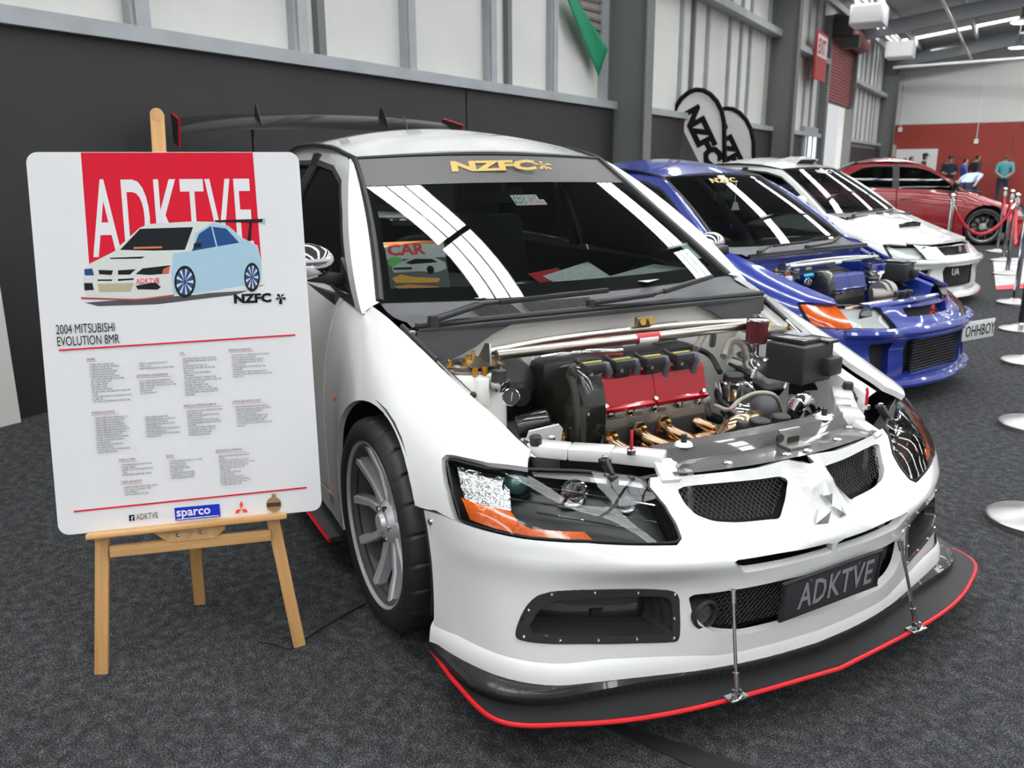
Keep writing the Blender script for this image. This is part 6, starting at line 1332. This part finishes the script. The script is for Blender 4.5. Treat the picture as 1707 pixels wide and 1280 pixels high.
# ------------------------------------------------------------------ roof fittings
def ceil_at(u, v, z): return onz(u, v, z)
for (u, v), z, s_, lb in (((1449, 27), 4.55, 1.0, 'nearer white box heater hanging under the roof'), ((1501, 84), 4.45, 1.0, 'farther white box heater hanging near the far wall')):
    p = ceil_at(u, v, z); t = thing('unit_heater', lb, 'heater', tuple(p), WA); q = MB(); q.box((0, 0, 0), (.75*s_, .70*s_, .42*s_), bev=.03); q.build('casing', M_WHITEP, t)
    q = MB(); q.box((-.38, 0, 0), (.02, .6, .34)); q.build('louvre', M_WHITEP, t)
    for y in (-.3, .3): q = MB(); q.tube([(0, y, .2), (0, y, .75)], .01, 6); q.build('hanger', M_STEELP, t)
for (a, b), lb in ((((1428, -6), (1452, 10)), 'nearest twin tube light under the roof edge'), (((1464, 42), (1498, 74)), 'twin tube light between the two heaters')):
    A, B = ceil_at(*a, 5.05), ceil_at(*b, 5.0); A = A+0; d = B-A; d[2] = 0; L = min(np.linalg.norm(d), 6.0); d = WS*L; t = thing('tube_light', lb, 'light', tuple(A)); 
    q = MB(); q.bar((0, 0, .04), tuple(d+[0, 0, .04]), .32, .05); q.build('tray', M_WHITEP, t, smooth=False)
    for o_ in (-.08, .08): q = MB(); q.tube([WT*o_, d+WT*o_], .022, 8); q.build('tube', mat('lit_tube', (.8, .8, .8), .5, emit=(.9, .92, 1.0), estr=2.0), t)
for (u, v), lb in (((1704, 38), 'upper high bay lamp at the right edge of the roof'), ((1697, 80), 'lower high bay lamp at the right edge of the roof')):
    p = ceil_at(u, v, 4.6); t = thing('high_bay_lamp', lb, 'light', tuple(p)); q = MB(); q.lathe([(.24, 0), (.22, .03), (.08, .10), (.07, .35), (.001, .35)], (0, 0, 0), (0, 0, 1), 24, caps=False); q.build('housing', M_BLACKPL, t)
    q = MB(); q.lathe([(.001, -.02), (.20, -.01), (.25, .015)], (0, 0, 0), (0, 0, 1), 24, caps=False); q.build('diffuser', mat('lamp_glow', (.9, .9, .9), .5, emit=(1, 1, 1), estr=4.0), t); q = MB(); q.tube([(0, 0, .35), (0, 0, 1.2)], .012, 6); q.build('hanger', M_STEELP, t)

# ------------------------------------------------------------------ people far down the hall
def person(loc, rz, h, shirt, pants, hair, label, pose='stand', skin=(.50, .30, .21), cap=False):
    k = h/1.75; J = {}; 
    J['pel'] = (0, 0, .95); J['ab'] = (.01, 0, 1.12); J['ch'] = (.0, 0, 1.32); J['nk'] = (.02, 0, 1.48); J['hd'] = (.04, 0, 1.60); J['tp'] = (.03, 0, 1.70)
    for s, n in ((1, 'l'), (-1, 'r')):
        J['hip'+n] = (0, s*.10, .90); J['kn'+n] = (.03, s*.11, .50); J['an'+n] = (-.01, s*.12, .09); J['ft'+n] = (.14, s*.13, .04)
        J['sh'+n] = (-.01, s*.19, 1.42)
        if pose == 'back': J['el'+n] = (-.10, s*.27, 1.14); J['wr'+n] = (-.17, s*.10, .98); J['ha'+n] = (-.18, s*.02, .95)
        elif pose == 'front': J['el'+n] = (.02, s*.26, 1.14); J['wr'+n] = (.24, s*.12, 1.10); J['ha'+n] = (.30, s*.06, 1.11)
        else: J['el'+n] = (-.02, s*.25, 1.13); J['wr'+n] = (.08, s*.26, .90); J['ha'+n] = (.10, s*.25, .82)
    if pose == 'bend':
        for n in ('ab', 'ch', 'nk', 'hd', 'tp', 'shl', 'shr', 'ell', 'elr', 'wrl', 'wrr', 'hal', 'har'):
            x, y, z = J[n]; a = 1.2; dz, dx = z-.95, x; J[n] = (dx*math.cos(a)+dz*math.sin(a), y, .95+dz*math.cos(a)-dx*math.sin(a))
    RD = {'pel': (.15, .11), 'ab': (.14, .10), 'ch': (.165, .115), 'nk': (.06, .06), 'hd': (.085, .10), 'tp': (.065, .075), 'hip': (.10, .10), 'kn': (.07, .07), 'an': (.048, .048), 'ft': (.045, .035), 'sh': (.075, .075), 'el': (.050, .050), 'wr': (.034, .034), 'ha': (.040, .030)}
    names = list(J); E = [('pel', 'ab'), ('ab', 'ch'), ('ch', 'nk'), ('nk', 'hd'), ('hd', 'tp')]
    for n in 'lr': E += [('pel', 'hip'+n), ('hip'+n, 'kn'+n), ('kn'+n, 'an'+n), ('an'+n, 'ft'+n), ('ch', 'sh'+n), ('sh'+n, 'el'+n), ('el'+n, 'wr'+n), ('wr'+n, 'ha'+n)]
    me = bpy.data.meshes.new('skeleton'); me.from_pydata([tuple(k*c for c in J[n]) for n in names], [(names.index(a), names.index(b)) for a, b in E], [])
    ob = bpy.data.objects.new('skeleton', me); COL.objects.link(ob); md = ob.modifiers.new('skin', 'SKIN'); md.use_smooth_shade = True; ob.modifiers.new('smooth', 'SUBSURF').levels = 2
    for n, sv in zip(names, me.skin_vertices[0].data):
        r = RD.get(n) or RD[n[:-1]]; sv.radius = (r[0]*k, r[1]*k); sv.use_root = n == 'pel'
    dg = bpy.context.evaluated_depsgraph_get(); body = bpy.data.meshes.new_from_object(ob.evaluated_get(dg)); bpy.data.objects.remove(ob)
    for mm in (mat('skin_%d' % int(skin[0]*100), skin, .6), shirt, pants, hair, M_BLACKPL): body.materials.append(mm)
    hd = np.array(J['hd'])*k; hands = [np.array(J['ha'+n])*k for n in 'lr']; wr = [(np.array(J['el'+n])*k, np.array(J['ha'+n])*k) for n in 'lr']
    for f in body.polygons:
        c = np.array(f.center); i = 1
        if c[2] < .09*k: i = 4
        elif c[2] < .93*k: i = 2
        for a, b in wr:
            ab = b-a; tt = np.clip(((c-a) @ ab)/(ab @ ab), 0, 1.2)
            if np.linalg.norm(c-a-ab*tt) < .07*k: i = 0 if tt > .25 else 1
        r_ = c-hd
        if np.linalg.norm(r_) < .20*k and (c[2] > hd[2]-.13*k or pose == 'bend'): i = 3 if (r_[2] > .045*k or (r_[0] < -.02*k and r_[2] > -.05*k)) else 0
        f.material_index = i; f.use_smooth = True
    o = bpy.data.objects.new('person', body); COL.objects.link(o); o.location = loc; o.rotation_euler = (0, 0, rz); tag(o, label, 'person', 'visitors by the red wall')
    if cap: q = MB(); q.lathe([(.105*k, .0), (.10*k, .05*k), (.06*k, .09*k), (.001, .10*k)], hd+[-.005, 0, .06*k], (0, 0, 1), 16); q.box(hd+[.12*k, 0, .065*k], (.10*k, .14*k, .012)); q.build('cap', M_BLACKPL, o)
    return o
def pm(n, c): return mat('cloth_'+n, c, .8)
M_HAIRD = pm('hair_dark', (.02, .015, .012)); M_HAIRB = pm('hair_brown', (.14, .07, .03))
HCAM = math.atan2(*(CAM-HP(28, 2.5, 0))[[1, 0]])
PPL = [((1678, 260), 1.76, 'back', PI, pm('teal', (.10, .38, .42)), pm('jean', (.03, .05, .10)), M_HAIRB, 'man in a teal shirt seen from behind with hands clasped at his back', False),
       ((1629, 258), 1.78, 'back', PI*.7, pm('black', (.025, .025, .028)), pm('jean2', (.04, .06, .12)), M_HAIRD, 'man in a black shirt and jeans turned away behind the red car bonnet', False),
       ((1608, 268), 1.66, 'front', PI*.6, pm('bluepat', (.08, .12, .45)), pm('jean2', ()), M_HAIRD, 'person in a bright blue top half hidden by the man in black', False),
       ((1585, 262), 1.72, 'front', 0.0, pm('navy', (.015, .02, .045)), pm('tan', (.30, .20, .10)), M_HAIRD, 'person in a dark hoodie and cap with tan trousers facing the camera', True),
       ((1541, 257), 1.80, 'stand', PI*.55, pm('black', ()), pm('dark', (.02, .02, .025)), M_HAIRD, 'man in dark clothes and cap before the white board', True),
       ((1518, 261), 1.74, 'front', PI*.5, pm('grey', (.30, .30, .30)), pm('dark', ()), M_HAIRD, 'person in a grey top before the white board', False),
       ((1507, 263), 1.70, 'stand', PI*.4, pm('black', ()), pm('jean', ()), M_HAIRD, 'person in black at the left end of the group by the white board', False),
       ((1490, 264), 1.74, 'stand', -.5, pm('bluepat', ()), pm('dark', ()), M_HAIRD, 'person in blue near the corner of the red wall', False),
       ((1474, 259), 1.76, 'stand', .4, pm('pink', (.55, .38, .38)), pm('dark', ()), M_HAIRB, 'person in a pale pink shirt closest to the side wall', False),
       ((1606, 300), 1.70, 'bend', PI*.85, pm('paleblue', (.45, .55, .75)), pm('jean', ()), M_HAIRB, 'person in a pale blue shirt bending over the far side of the red car', False)]
for ip, ((u, v), h, pose, da, sh, pn, hr, lb, cap) in enumerate(PPL):
    d = ray(u, v)
    if pose == 'bend': p = onz(1616, 286, 1.28)*[1, 1, 0]; p = CAM*[1, 1, 0]+(p-CAM*[1, 1, 0])*1.0; dd = ray(1612, 300); p = (CAM+dd*24.0)*[1, 1, 0]
    else:
        kz = (h-CAM[2])/d[2]; p = (CAM+d*kz)*[1, 1, 0]
        tt = (p-WB*[1, 1, 0]) @ WS
        lim = SFAR-.8-.9*(ip % 3)
        if tt > lim or kz < 0: p = onplane(u, v, HP(lim, 0, 0), WS)*[1, 1, 0]
    person(tuple(p), HCAM+da, h, sh, pn, hr, lb, pose, cap=cap)
